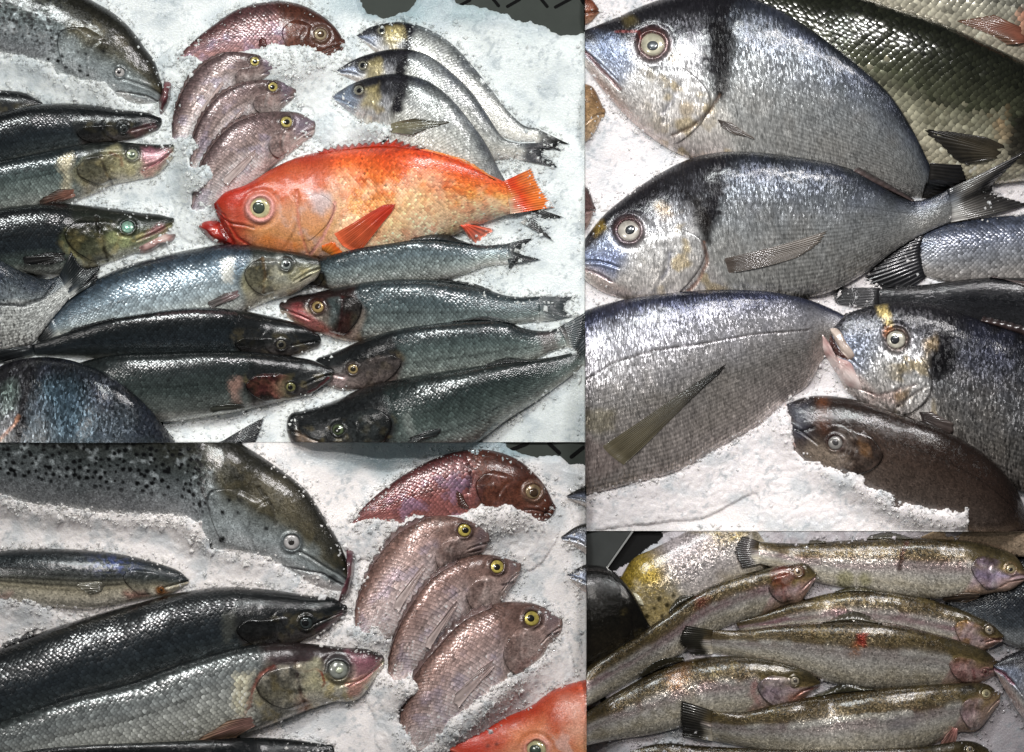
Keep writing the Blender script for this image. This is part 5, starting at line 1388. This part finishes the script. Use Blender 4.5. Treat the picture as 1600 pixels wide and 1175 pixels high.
fish('rockfish', 'head of an orange-red fish in bottom right corner of lower left bed', 3,
     [(706, 1158, 702, 1190), (735, 1147, 737, 1220), (785, 1122, 792, 1245), (830, 1103, 842, 1262), (860, 1081, 882, 1282), (900, 1066, 922, 1295), (960, 1055, 970, 1300), (1010, 1050, 1010, 1300)],
     pig_red, M_RED, scale=7, scale_k=0.28, scale_mat=M_SCALE_RED, hl=230, tr=0.5, ll=0.3, eye=(838, 1170, 17, '#cfc79a', '#3d453c', '#c98a7c', 0.62), marks=[('poly', [(880, 1090), (920, 1080), (925, 1150), (880, 1160)], 16, '#d0a894', 0.5), ('poly', [(795, 1140), (850, 1125), (860, 1150), (800, 1165)], 12, '#d98e62', 0.5)], group='rockfish')

# ------------------------------------------------------------------ lower right bed
fish('brown_trout', 'golden yellow spotted fish under frost near top left of trout bed', 4,
     [(968, 905, 982, 962), (985, 878, 1012, 986), (1020, 858, 1058, 972), (1060, 838, 1108, 945), (1100, 815, 1155, 915), (1150, 795, 1210, 880)],
     trout(pink=0.0, gold=0.5, k=9), M_TROUT, hl=0, tr=0.5,
     marks=[('poly', [(965, 880), (1020, 862), (1060, 930), (1040, 990), (990, 990)], 30, '#8a7426', 0.75), ('poly', [(1030, 840), (1100, 820), (1180, 880), (1090, 945), (1050, 900)], 26, '#a29a9c', 0.7), ('blob', [(1030, 935, 4), (1042, 945, 4), (1022, 950, 3), (1052, 930, 3), (1010, 962, 4), (1034, 962, 3)], 2, '#2a2410', 0.9)],
     jaw=[('cheek_plate', [(980, 928), (990, 925), (1004, 938), (1006, 946), (996, 944)], 4, [(0, '#9a947c'), (1, '#c2bda8')])], group='trout in the lower right bed')
fish('sea_bass', 'wet black fish at left edge of trout bed', 4,
     [(1012, 985, 1004, 1000), (985, 925, 985, 1012), (950, 888, 952, 1030), (917, 882, 917, 1050), (860, 882, 860, 1060)], bass([(0, '#070706'), (0.6, '#12100c'), (1, '#2a241a')], [(0, '#070706'), (1, '#1a1610')], 0.1, 0.1, 0.2), M_BASS, hl=60, tr=0.5, group='dark fish in the lower right bed')
fish('sea_bass', 'dark blue-black sea bass partly under the topmost trout head, right edge', 4,
     [(1480, 930, 1490, 960), (1530, 905, 1532, 985), (1570, 880, 1574, 1008), (1625, 858, 1625, 1020), (1700, 850, 1700, 1020)],
     bass([(0, '#0d0f12'), (0.5, '#1c2026'), (0.75, '#3a3f44'), (0.9, '#85888a'), (1, '#a5a6a6')], HEAD_DARK, 0.1, 0.35), M_BASS, hl=0, tr=0.5, scale=6, group='dark fish in the lower right bed')
fish('pale_fish', 'pale beige flank of a fish behind the topmost trout back', 4,
     [(1440, 838, 1445, 850), (1490, 815, 1490, 862), (1560, 800, 1560, 868), (1640, 800, 1640, 870), (1720, 810, 1720, 860)], bass([(0, '#8d7a62'), (1, '#b5a08a')], HEAD, 0, 0.1), M_BASS, hl=0, tr=0.3, group='dark fish in the lower right bed')
TR = dict(group='trout in the lower right bed', ll=0.47)
fish('rainbow_trout', 'topmost long trout with violet gill flap reaching right edge', 4,
     [(1602, 890, 1600, 906), (1585, 868, 1580, 920), (1555, 855, 1550, 926), (1520, 846, 1525, 931), (1480, 842, 1480, 936), (1430, 840, 1435, 935), (1370, 841, 1375, 928), (1310, 845, 1315, 919), (1255, 849, 1258, 905), (1215, 848, 1215, 889), (1185, 846, 1185, 880)],
     trout(pink=0.5, cheek='#b0a2bc'), M_TROUT, hl=92, tr=0.62, eye=(1577, 888, 8.5, '#b5a684', '#2a2622', '#7a6448', 0.5), gill=(0.2, 0.95, 0.55, 4, [(0, '#4a3c4a'), (0.4, '#8d7a92'), (1, '#cdc4cc')], 0.6),
     marks=[('line', [(1416, 848), (1408, 866), (1404, 890)], 5, '#3a2016', 0.8), ('line', [(1600, 904), (1575, 908), (1560, 916)], 2, '#6a4a42', 0.8, -1.5), ('blob', [(1320, 906, 14), (1350, 905, 10)], 12, '#8d8a4a', 0.5), ('poly', [(1555, 900), (1600, 895), (1598, 915), (1560, 920)], 6, '#b59488', 0.5)],
     fins=[('tail_fin', [(1187, 846), (1184, 863), (1187, 880)], [(1158, 836), (1146, 856), (1156, 886)], '#3c3634', '#26211f', 14, 0.12, 3), ('dorsal_fin', [(1352, 843), (1385, 842), (1424, 842)], [(1360, 836), (1392, 830), (1426, 841)], '#33301f', '#1c1a12', 10, 0.08, 2), ('adipose_fin', [(1262, 850), (1290, 848)], [(1266, 844), (1290, 845)], '#3a3424', '#2a2618', 4, 0.05, 1),
           ('pectoral_fin', [(1528, 924), (1531, 936)], [(1470, 934), (1476, 940)], '#8d7a6a', '#4a3c30', 8, 0.05, 3)], **TR)
fish('rainbow_trout', 'trout with blood-red gill slanting from left edge up to centre', 4,
     [(1273, 893, 1270, 912), (1262, 881, 1256, 936), (1235, 881, 1231, 946), (1191, 889, 1196, 960), (1140, 903, 1147, 976), (1090, 925, 1098, 1000), (1040, 960, 1053, 1032), (985, 1000, 1003, 1058), (940, 1028, 958, 1082), (900, 1050, 913, 1104), (850, 1080, 860, 1118)],
     trout(pink=0.7, dark=0.1), M_TROUT, hl=80, tr=0.62, eye=(1246, 893, 8, '#a58f78', '#3a2c26', '#4a2c22', 0.5), gill=(0.15, 0.95, 0.5, 4, [(0, '#3a1410'), (0.4, '#743a2e'), (1, '#c2a8a0')], 0.6),
     marks=[('poly', [(1210, 885), (1235, 885), (1240, 905), (1222, 920), (1205, 905)], 8, '#5c1a14', 0.6), ('poly', [(1090, 935), (1108, 935), (1104, 950), (1088, 948)], 8, '#5a1a16', 0.5), ('poly', [(1250, 905), (1272, 905), (1266, 930), (1240, 940)], 6, '#8d6a5c', 0.6)],
     fins=[('dorsal_fin', [(1044, 958), (1064, 943), (1084, 930)], [(1048, 944), (1062, 930), (1082, 927)], '#262214', '#171509', 9, 0.06, 3)], **TR)
fish('rainbow_trout', 'slim pinkish trout between the topmost trout and the trout with red spot', 4,
     [(1565, 990, 1562, 1005), (1552, 977, 1542, 1016), (1523, 961, 1512, 1018), (1478, 944, 1470, 1012), (1419, 929, 1415, 1006), (1360, 922, 1360, 1000), (1300, 926, 1305, 995), (1240, 942, 1250, 990), (1190, 960, 1200, 990), (1150, 972, 1160, 990)],
     trout(pink=0.9, gold=0.1), M_TROUT, hl=80, tr=0.62, eye=(1544, 983, 7.5, '#b5a894', '#4a4440', '#3a2f22', 0.45), gill=(0.15, 0.95, 0.5, 4, [(0, '#8d6a3c'), (0.5, '#b59a9a'), (1, '#c9b5b4')], 0.75),
     marks=[('line', [(1563, 1000), (1545, 996), (1532, 1002)], 2, '#3a221c', 0.8, -1.5), ('line', [(1508, 965), (1512, 985), (1508, 1000)], 2, '#4a3420', 0.6, -1.5), ('poly', [(1535, 995), (1564, 994), (1560, 1010), (1540, 1012)], 5, '#8d6450', 0.6)],
     fins=[('dorsal_fin', [(1302, 927), (1330, 924), (1366, 924)], [(1306, 923), (1340, 916), (1368, 922)], '#3a3624', '#262214', 8, 0.08, 1)], **TR)
fish('rainbow_trout', 'central trout with square red wound on its back and dark tail', 4,
     [(1558, 1032, 1552, 1058), (1540, 1017, 1532, 1068), (1500, 1001, 1496, 1072), (1448, 986, 1450, 1076), (1400, 974, 1400, 1078), (1340, 969, 1340, 1077), (1280, 971, 1280, 1063), (1220, 976, 1220, 1043), (1165, 984, 1165, 1030), (1112, 984, 1112, 1022)],
     trout(pink=0.2, cheek='#b58d8a'), M_TROUT, hl=82, tr=0.62, eye=(1540, 1050, 6.5, '#b08a80', '#5a2c2c', '#7a4a48', 0.5), gill=(0.3, 0.97, 0.5, 4, [(0, '#5a302c'), (0.45, '#9a706a'), (1, '#c9aaa4')], 0.65),
     marks=[('poly', [(1336, 990), (1352, 988), (1350, 1007), (1335, 1008)], 5, '#741812', 0.8), ('poly', [(1330, 1000), (1345, 1006), (1340, 1024), (1328, 1022)], 8, '#8d5a34', 0.6), ('line', [(1270, 976), (1268, 996)], 5, '#4a3a20', 0.6), ('poly', [(1490, 1040), (1550, 1035), (1550, 1066), (1500, 1070)], 10, '#b58a88', 0.55), ('line', [(1518, 1045), (1522, 1060)], 4, '#7a2028', 0.7)],
     fins=[('tail_fin', [(1114, 984), (1111, 1003), (1114, 1022)], [(1070, 977), (1060, 995), (1080, 1026)], '#2b2920', '#191712', 14, 0.10, 4), ('dorsal_fin', [(1284, 972), (1325, 969), (1376, 973)], [(1294, 966), (1335, 954), (1378, 972)], '#3a3424', '#221e14', 11, 0.06, 2)], **TR)
fish('rainbow_trout', 'trout lower left of bed with orange flush and small hooked mouth', 4,
     [(1280, 1064, 1276, 1078), (1265, 1050, 1252, 1096), (1230, 1037, 1221, 1108), (1180, 1027, 1179, 1116), (1130, 1025, 1131, 1124), (1075, 1031, 1081, 1133), (1020, 1051, 1031, 1146), (970, 1078, 986, 1154), (920, 1108, 931, 1160), (860, 1138, 870, 1170)],
     trout(pink=0.4, gold=0.15, dark=0.1), M_TROUT, hl=100, tr=0.62, eye=(1241, 1063, 8, '#b5aa98', '#4a4440', '#33301f', 0.5), gill=(0.25, 0.95, 0.5, 4, [(0, '#3f3a48'), (0.4, '#8a7d8c'), (1, '#d2c6c8')], 0.6),
     marks=[('poly', [(1040, 1050), (1070, 1045), (1075, 1085), (1045, 1085)], 18, '#8d5c36', 0.5), ('line', [(1278, 1074), (1255, 1078), (1240, 1090)], 2.5, '#6a3a30', 0.8, -1.5), ('poly', [(1215, 1090), (1270, 1076), (1255, 1098), (1225, 1106)], 6, '#b57a64', 0.6), ('poly', [(1168, 1085), (1180, 1060), (1186, 1100)], 6, '#b07a74', 0.6)],
     fins=[('dorsal_fin', [(1003, 1058), (1035, 1043), (1070, 1032)], [(1000, 1050), (1030, 1030), (1068, 1027)], '#2b2718', '#191609', 10, 0.06, 2)], **TR)
fish('rainbow_trout', 'broad silver-striped trout at bottom of bed, head to the right', 4,
     [(1560, 1082, 1558, 1106), (1545, 1070, 1533, 1138), (1505, 1067, 1497, 1146), (1450, 1069, 1452, 1168), (1390, 1073, 1390, 1182), (1330, 1080, 1330, 1188), (1270, 1088, 1270, 1188), (1210, 1100, 1212, 1180), (1160, 1112, 1160, 1168), (1112, 1110, 1112, 1158)],
     trout(pink=0.3, cheek='#c2a8a8'), M_TROUT, hl=70, tr=0.6, eye=(1540, 1083, 8, '#c9bf98', '#6a6450', '#4a4024', 0.5), gill=(0.25, 0.97, 0.5, 4, [(0, '#5a4450'), (0.4, '#a58a92'), (1, '#d6c8c6')], 0.6),
     marks=[('line', [(1235, 1135), (1330, 1120), (1420, 1112)], 6, '#d6d4cc', 0.5), ('blob', [(1505, 1078, 6), (1515, 1074, 5)], 4, '#14120e', 0.8), ('poly', [(1380, 1125), (1430, 1120), (1425, 1145), (1385, 1145)], 14, '#77727c', 0.5), ('poly', [(1530, 1090), (1560, 1085), (1555, 1115), (1525, 1136), (1510, 1130)], 10, '#b59878', 0.5)],
     fins=[('tail_fin', [(1114, 1110), (1111, 1134), (1114, 1158)], [(1062, 1093), (1062, 1120), (1066, 1152)], '#33302a', '#1d1b16', 14, 0.08, 4), ('dorsal_fin', [(1268, 1089), (1310, 1083), (1362, 1077)], [(1276, 1084), (1318, 1069), (1366, 1076)], '#3a3828', '#221f16', 11, 0.06, 2),
           ('pelvic_fin', [(1486, 1134), (1498, 1138)], [(1466, 1170), (1494, 1168)], '#b58078', '#c29a90', 8, 0.06, 3)], **TR)
fish('rainbow_trout', 'dark trout back just showing along bottom edge of trout bed', 4,
     [(1548, 1172, 1545, 1190), (1528, 1161, 1520, 1212), (1440, 1166, 1440, 1235), (1300, 1170, 1300, 1240), (1100, 1166, 1100, 1230), (1030, 1162, 1030, 1215), (985, 1172, 985, 1195)],
     trout(dark=0.3), M_TROUT, hl=90, tr=0.5, eye=(1515, 1171, 7, '#a89c80', '#3a3428', '#2a2418', 0.5), **TR)
fish('bream', 'silver bream mouth and chin poking in at right edge of trout bed', 4,
     [(1553, 1038, 1556, 1052), (1575, 1024, 1572, 1082), (1605, 1012, 1602, 1126), (1650, 1000, 1642, 1152), (1720, 1000, 1720, 1160)],
     bream([(0, '#4a5458'), (0.2, '#9aa4a4'), (0.5, '#c2c4be'), (1, '#d0c8c4')], band=0, streak=0.6), M_BREAM, hl=150, tr=0.45, marks=[('line', [(1550, 1044), (1568, 1052), (1582, 1068)], 4, '#7a4a58', 0.8, -2), ('poly', [(1552, 1050), (1570, 1062), (1590, 1090), (1605, 1120), (1575, 1085)], 6, '#c9a9a4', 0.6)], group='bream in the lower right bed')

# ------------------------------------------------------------------ crushed ice
def ice_mat(name, sss=0.7):
    m, nt, b = newmat(name)
    L = nt.links.new
    col = N(nt, 'ShaderNodeAttribute', attribute_name='col')
    tc = N(nt, 'ShaderNodeTexCoord')
    no = N(nt, 'ShaderNodeTexNoise', Scale=260.0, Detail=4.0, Roughness=0.7)
    vo = N(nt, 'ShaderNodeTexVoronoi', Scale=330.0)
    L(tc.outputs['Object'], no.inputs['Vector'])
    L(tc.outputs['Object'], vo.inputs['Vector'])
    mr = N(nt, 'ShaderNodeMapRange')
    mr.inputs['From Min'].default_value = 0.3
    mr.inputs['From Max'].default_value = 0.7
    mr.inputs['To Min'].default_value = 0.93
    mr.inputs['To Max'].default_value = 1.04
    L(no.outputs['Fac'], mr.inputs['Value'])
    mul = N(nt, 'ShaderNodeVectorMath', operation='SCALE')
    L(col.outputs['Color'], mul.inputs[0])
    L(mr.outputs[0], mul.inputs['Scale'])
    L(mul.outputs[0], b.inputs['Base Color'])
    b.inputs['Roughness'].default_value = 0.26
    b.inputs['IOR'].default_value = 1.31
    b.inputs['Subsurface Weight'].default_value = sss
    b.inputs['Subsurface Radius'].default_value = (1.0, 1.0, 1.1)
    b.inputs['Subsurface Scale'].default_value = 0.009
    b1 = N(nt, 'ShaderNodeBump', Distance=0.0022, Strength=0.25)
    L(vo.outputs['Distance'], b1.inputs['Height'])
    b2 = N(nt, 'ShaderNodeBump', Distance=0.002, Strength=0.25)
    L(no.outputs['Fac'], b2.inputs['Height'])
    L(b1.outputs[0], b2.inputs['Normal'])
    L(b2.outputs[0], b.inputs['Normal'])
    return m


M_ICE = ice_mat('crushed_ice')
M_CHIP = ice_mat('ice_chip')
M_CHIP.node_tree.nodes['Principled BSDF'].inputs['Roughness'].default_value = 0.08

ICE_COL = {1: '#dfe2e1', 2: '#dfdada', 3: '#e4dfdd', 4: '#aca7ab'}
BARE = {1: [[(700, -120), (713, 4), (768, 17), (812, 28), (853, 40), (871, 52), (940, 56), (940, -120)],
            [(558, -120), (562, 0), (572, 20), (600, 26), (640, 14), (652, 0), (652, -120)]],
        3: [[(786, 660), (790, 699), (819, 708), (877, 715), (891, 730), (940, 738), (940, 660)]],
        4: [[(900, 800), (900, 905), (965, 900), (1010, 868), (1040, 845), (1052, 810)]], 2: []}


def facets(X, Y, k, seed):
    """tilted crumbs: every cell of the ice has its own height and slope"""
    x, y = X / k, Y / k
    ix, iy = np.floor(x), np.floor(y)
    best = np.full(x.shape, 9.0)
    z = np.zeros(x.shape)
    for dx in (-1, 0, 1):
        for dy in (-1, 0, 1):
            cx, cy = ix + dx, iy + dy
            px, py = cx + _hash(cx, cy, seed + 1), cy + _hash(cx, cy, seed + 2)
            d = np.hypot(x - px, y - py)
            zz = _hash(cx, cy, seed + 3) + 0.8 * ((x - px) * (_hash(cx, cy, seed + 4) - 0.5) + (y - py) * (_hash(cx, cy, seed + 5) - 0.5)) - 0.5 * d * d
            m = d < best
            best = np.where(m, d, best)
            z = np.where(m, zz, z)
    return z


_b = np.where(BURY > -40, BURY, 0.0)
_p = np.pad(_b, 6)
SLOPE = blur(np.max(np.stack([_p[6 + int(round(6 * math.sin(t))):6 + int(round(6 * math.sin(t))) + NY, 6 + int(round(6 * math.cos(t))):6 + int(round(6 * math.cos(t))) + NX] for t in np.linspace(0, 6.28, 25)] + [_b]), 0), 6)
FB = blur((FISH > 0).astype(float), 5)


def ice_height(X, Y, panel):
    z = 4.0 * (fbm(X / 60, Y / 60, 5 + panel, 2) - 0.5) * 2 - 1.5
    z += 0.3 * (facets(X, Y, 11, 9 + panel) - 0.4)
    z += 0.3 * (facets(X, Y, 5.5, 19 + panel) - 0.4)
    z += 7.0 * FB[hidx(X, Y)]
    sl = SLOPE[hidx(X, Y)]
    z = np.where(sl > 2, np.maximum(z, sl * 1.15 + 1.5 * (facets(X, Y, 8, 39) - 0.4)), z)
    fz = FISH[hidx(X, Y)]
    b = BURY[hidx(X, Y)]
    z = np.where((fz > -40) & (b < -40), np.minimum(z, np.maximum(fz - 3, 4.0)), z)
    z = np.where(b > -40, np.maximum(z, b + 1.6 * (facets(X, Y, 6, 29) - 0.3) + 2.0 * (fbm(X / 14, Y / 14, 3, 3) - 0.5)), z)
    return z


def ice_colour(X, Y, panel):
    c = np.broadcast_to(lin(ICE_COL[panel]), X.shape + (3,)).copy()
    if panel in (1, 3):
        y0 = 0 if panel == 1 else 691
        # teal painted in for thin ice and shade towards the dark tray back
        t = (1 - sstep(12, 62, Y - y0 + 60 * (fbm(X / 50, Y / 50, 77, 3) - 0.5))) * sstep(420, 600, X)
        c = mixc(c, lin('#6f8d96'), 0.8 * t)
    if panel == 1:
        c = mixc(c, lin('#d2dad8'), 0.5 * sstep(500, 900, X))  # cooler, duller tint painted in for the shaded right side
    if panel == 4:
        c = mixc(c, lin('#8d868a'), 0.5 * sstep(0.5, 0.7, fbm(X / 25, Y / 25, 78, 3)))
    grey = sstep(0.45, 0.75, fbm(X / 34, Y / 34, 79 + panel, 5))
    fine = sstep(0.55, 0.72, fbm(X / 5, Y / 5, 89 + panel, 3)) * sstep(0.45, 0.6, fbm(X / 28, Y / 28, 99, 3))
    c = mixc(c, lin('#aeb8bd'), 0.5 * grey)
    return mixc(c, lin('#8d989e'), 0.45 * fine)


for p, (x0, y0, x1, y1) in PANEL.items():
    step = 2.0
    gx = np.linspace(x0, x1, int((x1 - x0) / step) + 1)
    gy = np.linspace(y0, y1, int((y1 - y0) / step) + 1)
    Y, X = np.meshgrid(gy, gx, indexing='ij')
    Z = ice_height(X, Y, p)
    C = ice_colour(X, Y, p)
    gone = np.zeros(X.shape, bool)
    for poly in BARE[p]:
        d = poly_sd(X, Y, poly) + 9 * (fbm(X / 9, Y / 9, 55, 3) - 0.5)
        Z = np.where(d > -10, Z - 0.5 * np.clip(d + 10, 0, 40), Z)
        gone |= d > 8
    # leave out what lies deep under fish
    F_ = FISH[hidx(X, Y)]
    deep = (F_ > Z + 9)
    for _ in range(2):
        q = np.pad(deep, 1, mode='edge')
        deep = q[:-2, 1:-1] & q[2:, 1:-1] & q[1:-1, :-2] & q[1:-1, 2:] & deep
    gone |= deep
    n, m = X.shape
    F = grid_faces(n, m)
    F = F[~gone.ravel()[F].any(1)]
    # skirt down to the tray
    V = W(X, Y, Z).reshape(-1, 3)
    Cv = C.reshape(-1, 3)
    idx = np.arange(n * m).reshape(n, m)
    rim = np.concatenate([idx[0], idx[1:, -1], idx[-1, -2::-1], idx[-2:0:-1, 0]])
    low = V[rim].copy()
    low[:, 2] = -0.04
    k0 = len(V)
    r = np.arange(len(rim))
    r2 = (r + 1) % len(rim)
    sk = np.stack([rim[r], k0 + r, k0 + r2, rim[r2]], -1)
    V = np.concatenate([V, low])
    Cv = np.concatenate([Cv, Cv[rim]])
    F = np.concatenate([F[:, ::-1], sk])
    used = np.unique(F)
    re = np.full(len(V), -1)
    re[used] = np.arange(len(used))
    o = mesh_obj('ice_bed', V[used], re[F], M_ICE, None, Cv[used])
    o['kind'] = 'structure'
    o['label'] = {1: 'bed of crushed ice under the red fish and sea bass', 2: 'bed of crushed ice under the big bream', 3: 'bed of crushed ice under the salmon head and pink bream', 4: 'bed of greyish crushed ice under the trout'}[p]

    # loose crumbs, thickest where ice meets fish
    r = np.random.default_rng(900 + p)
    cnt = {1: 6500, 2: 3600, 3: 5600, 4: 1800}[p]
    cx = r.uniform(max(x0, -20) + 6, min(x1, 1620) - 6, cnt * 6)
    cy = r.uniform(max(y0, -20) + 6, min(y1, 1195) - 6, cnt * 6)
    zi = ice_height(cx, cy, p)
    fz = FISH[hidx(cx, cy)]
    vis = fz < zi + 1.5
    edge = FB[hidx(cx, cy)]
    near_ice = ~vis & (fz < zi + 14) & (edge < 0.93)
    prob = np.where(vis, 0.012 + 1.1 * sstep(0.06, 0.5, edge), np.where(near_ice, 0.22, 0.0))
    for poly in BARE[p]:
        prob = np.where(poly_sd(cx, cy, poly) > -4, 0, prob)
    keep = np.where(r.random(len(cx)) < prob)[0][:cnt]
    cx, cy = cx[keep], cy[keep]
    zz = np.maximum(zi[keep], fz[keep])
    kk = len(cx)
    size = r.gamma(1.6, 0.9, kk) * 0.7 + 0.6
    octv = np.array([[1, 0, 0], [-1, 0, 0], [0, 1, 0], [0, -1, 0], [0, 0, 1], [0, 0, -1.0]])
    octf = np.array([[0, 2, 4], [2, 1, 4], [1, 3, 4], [3, 0, 4], [2, 0, 5], [1, 2, 5], [3, 1, 5], [0, 3, 5]])
    vv = octv[None] * (r.uniform(0.55, 1.4, (kk, 6, 1))) * size[:, None, None]
    vv += r.normal(0, 0.22, vv.shape) * size[:, None, None]
    ang = r.uniform(0, 6.28, kk)
    ca, sa = np.cos(ang)[:, None], np.sin(ang)[:, None]
    vx, vy, vz = vv[..., 0] * ca - vv[..., 1] * sa, vv[..., 0] * sa + vv[..., 1] * ca, vv[..., 2] * 0.75
    VX = np.clip(cx[:, None] + vx, x0, x1)
    VY = np.clip(cy[:, None] + vy, y0, y1)
    Vc = W(VX, VY, zz[:, None] + 0.25 * size[:, None] + vz).reshape(-1, 3)
    Fc = (octf[None] + 6 * np.arange(kk)[:, None, None]).reshape(-1, 3)
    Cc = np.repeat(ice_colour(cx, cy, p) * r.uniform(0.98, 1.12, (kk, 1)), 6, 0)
    o = mesh_obj('ice_crumbs', Vc, Fc, M_CHIP, None, Cc, smooth=False)
    o['kind'] = 'stuff'
    o['label'] = {1: 'loose ice crumbs among the red fish and sea bass', 2: 'loose ice crumbs around the big bream', 3: 'loose ice crumbs around the pink bream and salmon head', 4: 'loose ice crumbs between the trout'}[p]

# ------------------------------------------------------------------ trays and counter
def plain(name, hexc, rough, metal=0.0, noise=0.15):
    m, nt, b = newmat(name)
    tc = N(nt, 'ShaderNodeTexCoord')
    no = N(nt, 'ShaderNodeTexNoise', Scale=35.0, Detail=5.0, Roughness=0.65)
    nt.links.new(tc.outputs['Object'], no.inputs['Vector'])
    cr = N(nt, 'ShaderNodeMix', data_type='RGBA')
    c = lin(hexc)
    cr.inputs['A'].default_value = (*(c * (1 - noise)), 1)
    cr.inputs['B'].default_value = (*np.minimum(c * (1 + noise * 2), 1), 1)
    nt.links.new(no.outputs['Fac'], cr.inputs['Factor'])
    nt.links.new(cr.outputs['Result'], b.inputs['Base Color'])
    b.inputs['Roughness'].default_value = rough
    b.inputs['Metallic'].default_value = metal
    b.inputs['Specular IOR Level'].default_value = 0.5 if metal else 0.12
    return m


M_TRAY = plain('tray_plastic', '#343834', 0.6)
M_SLOT = plain('slot_black', '#050505', 0.8)
M_STEEL = plain('steel_rim', '#b9bab8', 0.3, 0.7)
M_BLACK = plain('counter_black', '#101010', 0.5)
M_GREY = plain('tray_grey', '#3b3d3c', 0.3)


def slab(name, pts, z0, z1, mat, parent, bev=0.6):
    """prism with a chamfered upper edge; outline in counter mm"""
    pts = np.asarray(pts, float)
    c = pts.mean(0)
    ins = c + (pts - c) * (1 - bev * 2 / max(np.ptp(pts[:, 0]), np.ptp(pts[:, 1])))
    n = len(pts)
    V = np.concatenate([W(pts[:, 0], pts[:, 1], np.full(n, z0)), W(pts[:, 0], pts[:, 1], np.full(n, z1 - bev)), W(ins[:, 0], ins[:, 1], np.full(n, z1)), W(c[:1], c[1:], np.array([z1])), W(c[:1], c[1:], np.array([z0]))])
    F = []
    for i in range(n):
        j = (i + 1) % n
        F += [[i, j, n + j], [i, n + j, n + i], [n + i, n + j, 2 * n + j], [n + i, 2 * n + j, 2 * n + i], [2 * n + i, 2 * n + j, 3 * n], [j, i, 3 * n + 1]]
    return mesh_obj(name, V, F, mat, parent, smooth=False)


def bar(p, q, w):
    p, q = np.array(p, float), np.array(q, float)
    d = (q - p) / np.hypot(*(q - p))
    nrm = np.array([-d[1], d[0]]) * w / 2
    out = []
    for a in np.linspace(-np.pi / 2, np.pi / 2, 6):
        out.append(q + d * np.cos(a) * w / 2 + nrm * np.sin(a))
    for a in np.linspace(-np.pi / 2, np.pi / 2, 6):
        out.append(p - d * np.cos(a) * w / 2 - nrm * np.sin(a))
    return np.array(out)


t = empty('ice_tray', 810, 0, 'dark slotted plastic tray end behind the upper left ice', 'tray', 'slotted tray ends')
slab('plate', [(690, -80), (913, -80), (913, 62), (690, 40)], -16, -6, M_TRAY, t)
for a, b in (((716, 9), (734, -1)), ((771, -2), (779, 8)), ((793, 9), (812, -2)), ((846, -2), (855, 9)), ((868, 10), (892, -3)), ((905, -10), (912, 4)), ((700, -14), (708, -28)), ((750, -12), (762, -30)), ((820, -12), (836, -30))):
    slab('slot', bar(a, b, 5), -6.2, -5.2, M_SLOT, t, 0.2)
t = empty('ice_tray', 605, 0, 'bare spot of dark tray wall above the silver bream', 'tray', 'slotted tray ends')
slab('plate', [(545, -80), (665, -80), (665, 40), (545, 40)], -16, -6, M_TRAY, t)
t = empty('ice_tray', 855, 700, 'dark slotted tray end behind the maroon bream, lower left bed', 'tray', 'slotted tray ends')
slab('plate', [(770, 692), (915, 692), (915, 750), (770, 730)], -16, -6, M_TRAY, t)
for a, b in (((794, 705), (824, 693)), ((858, 693), (874, 708)), ((893, 714), (912, 699))):
    slab('slot', bar(a, b, 6), -6.2, -5.2, M_SLOT, t, 0.2)
t = empty('steel_tray', 955, 850, 'grey metal tray corner with bright edge, top left of trout bed', 'tray')
slab('plate', [(917, 831), (986, 831), (946, 888), (917, 900)], -10, -3, M_GREY, t)
slab('rim', [(986.6, 831), (990, 831), (950, 888), (946.6, 888)], -10, -1, M_STEEL, t, 0.3)
slab('side_wall', [(990.6, 831), (1060, 831), (1010, 900), (940, 905), (950.6, 888)], -20, -12, M_BLACK, t)
o = slab('counter', [(-160, -160), (1760, -160), (1760, 1335), (-160, 1335)], -70, -41, M_BLACK, None, 3)
o['kind'] = 'structure'
o['label'] = 'black counter under the ice beds'
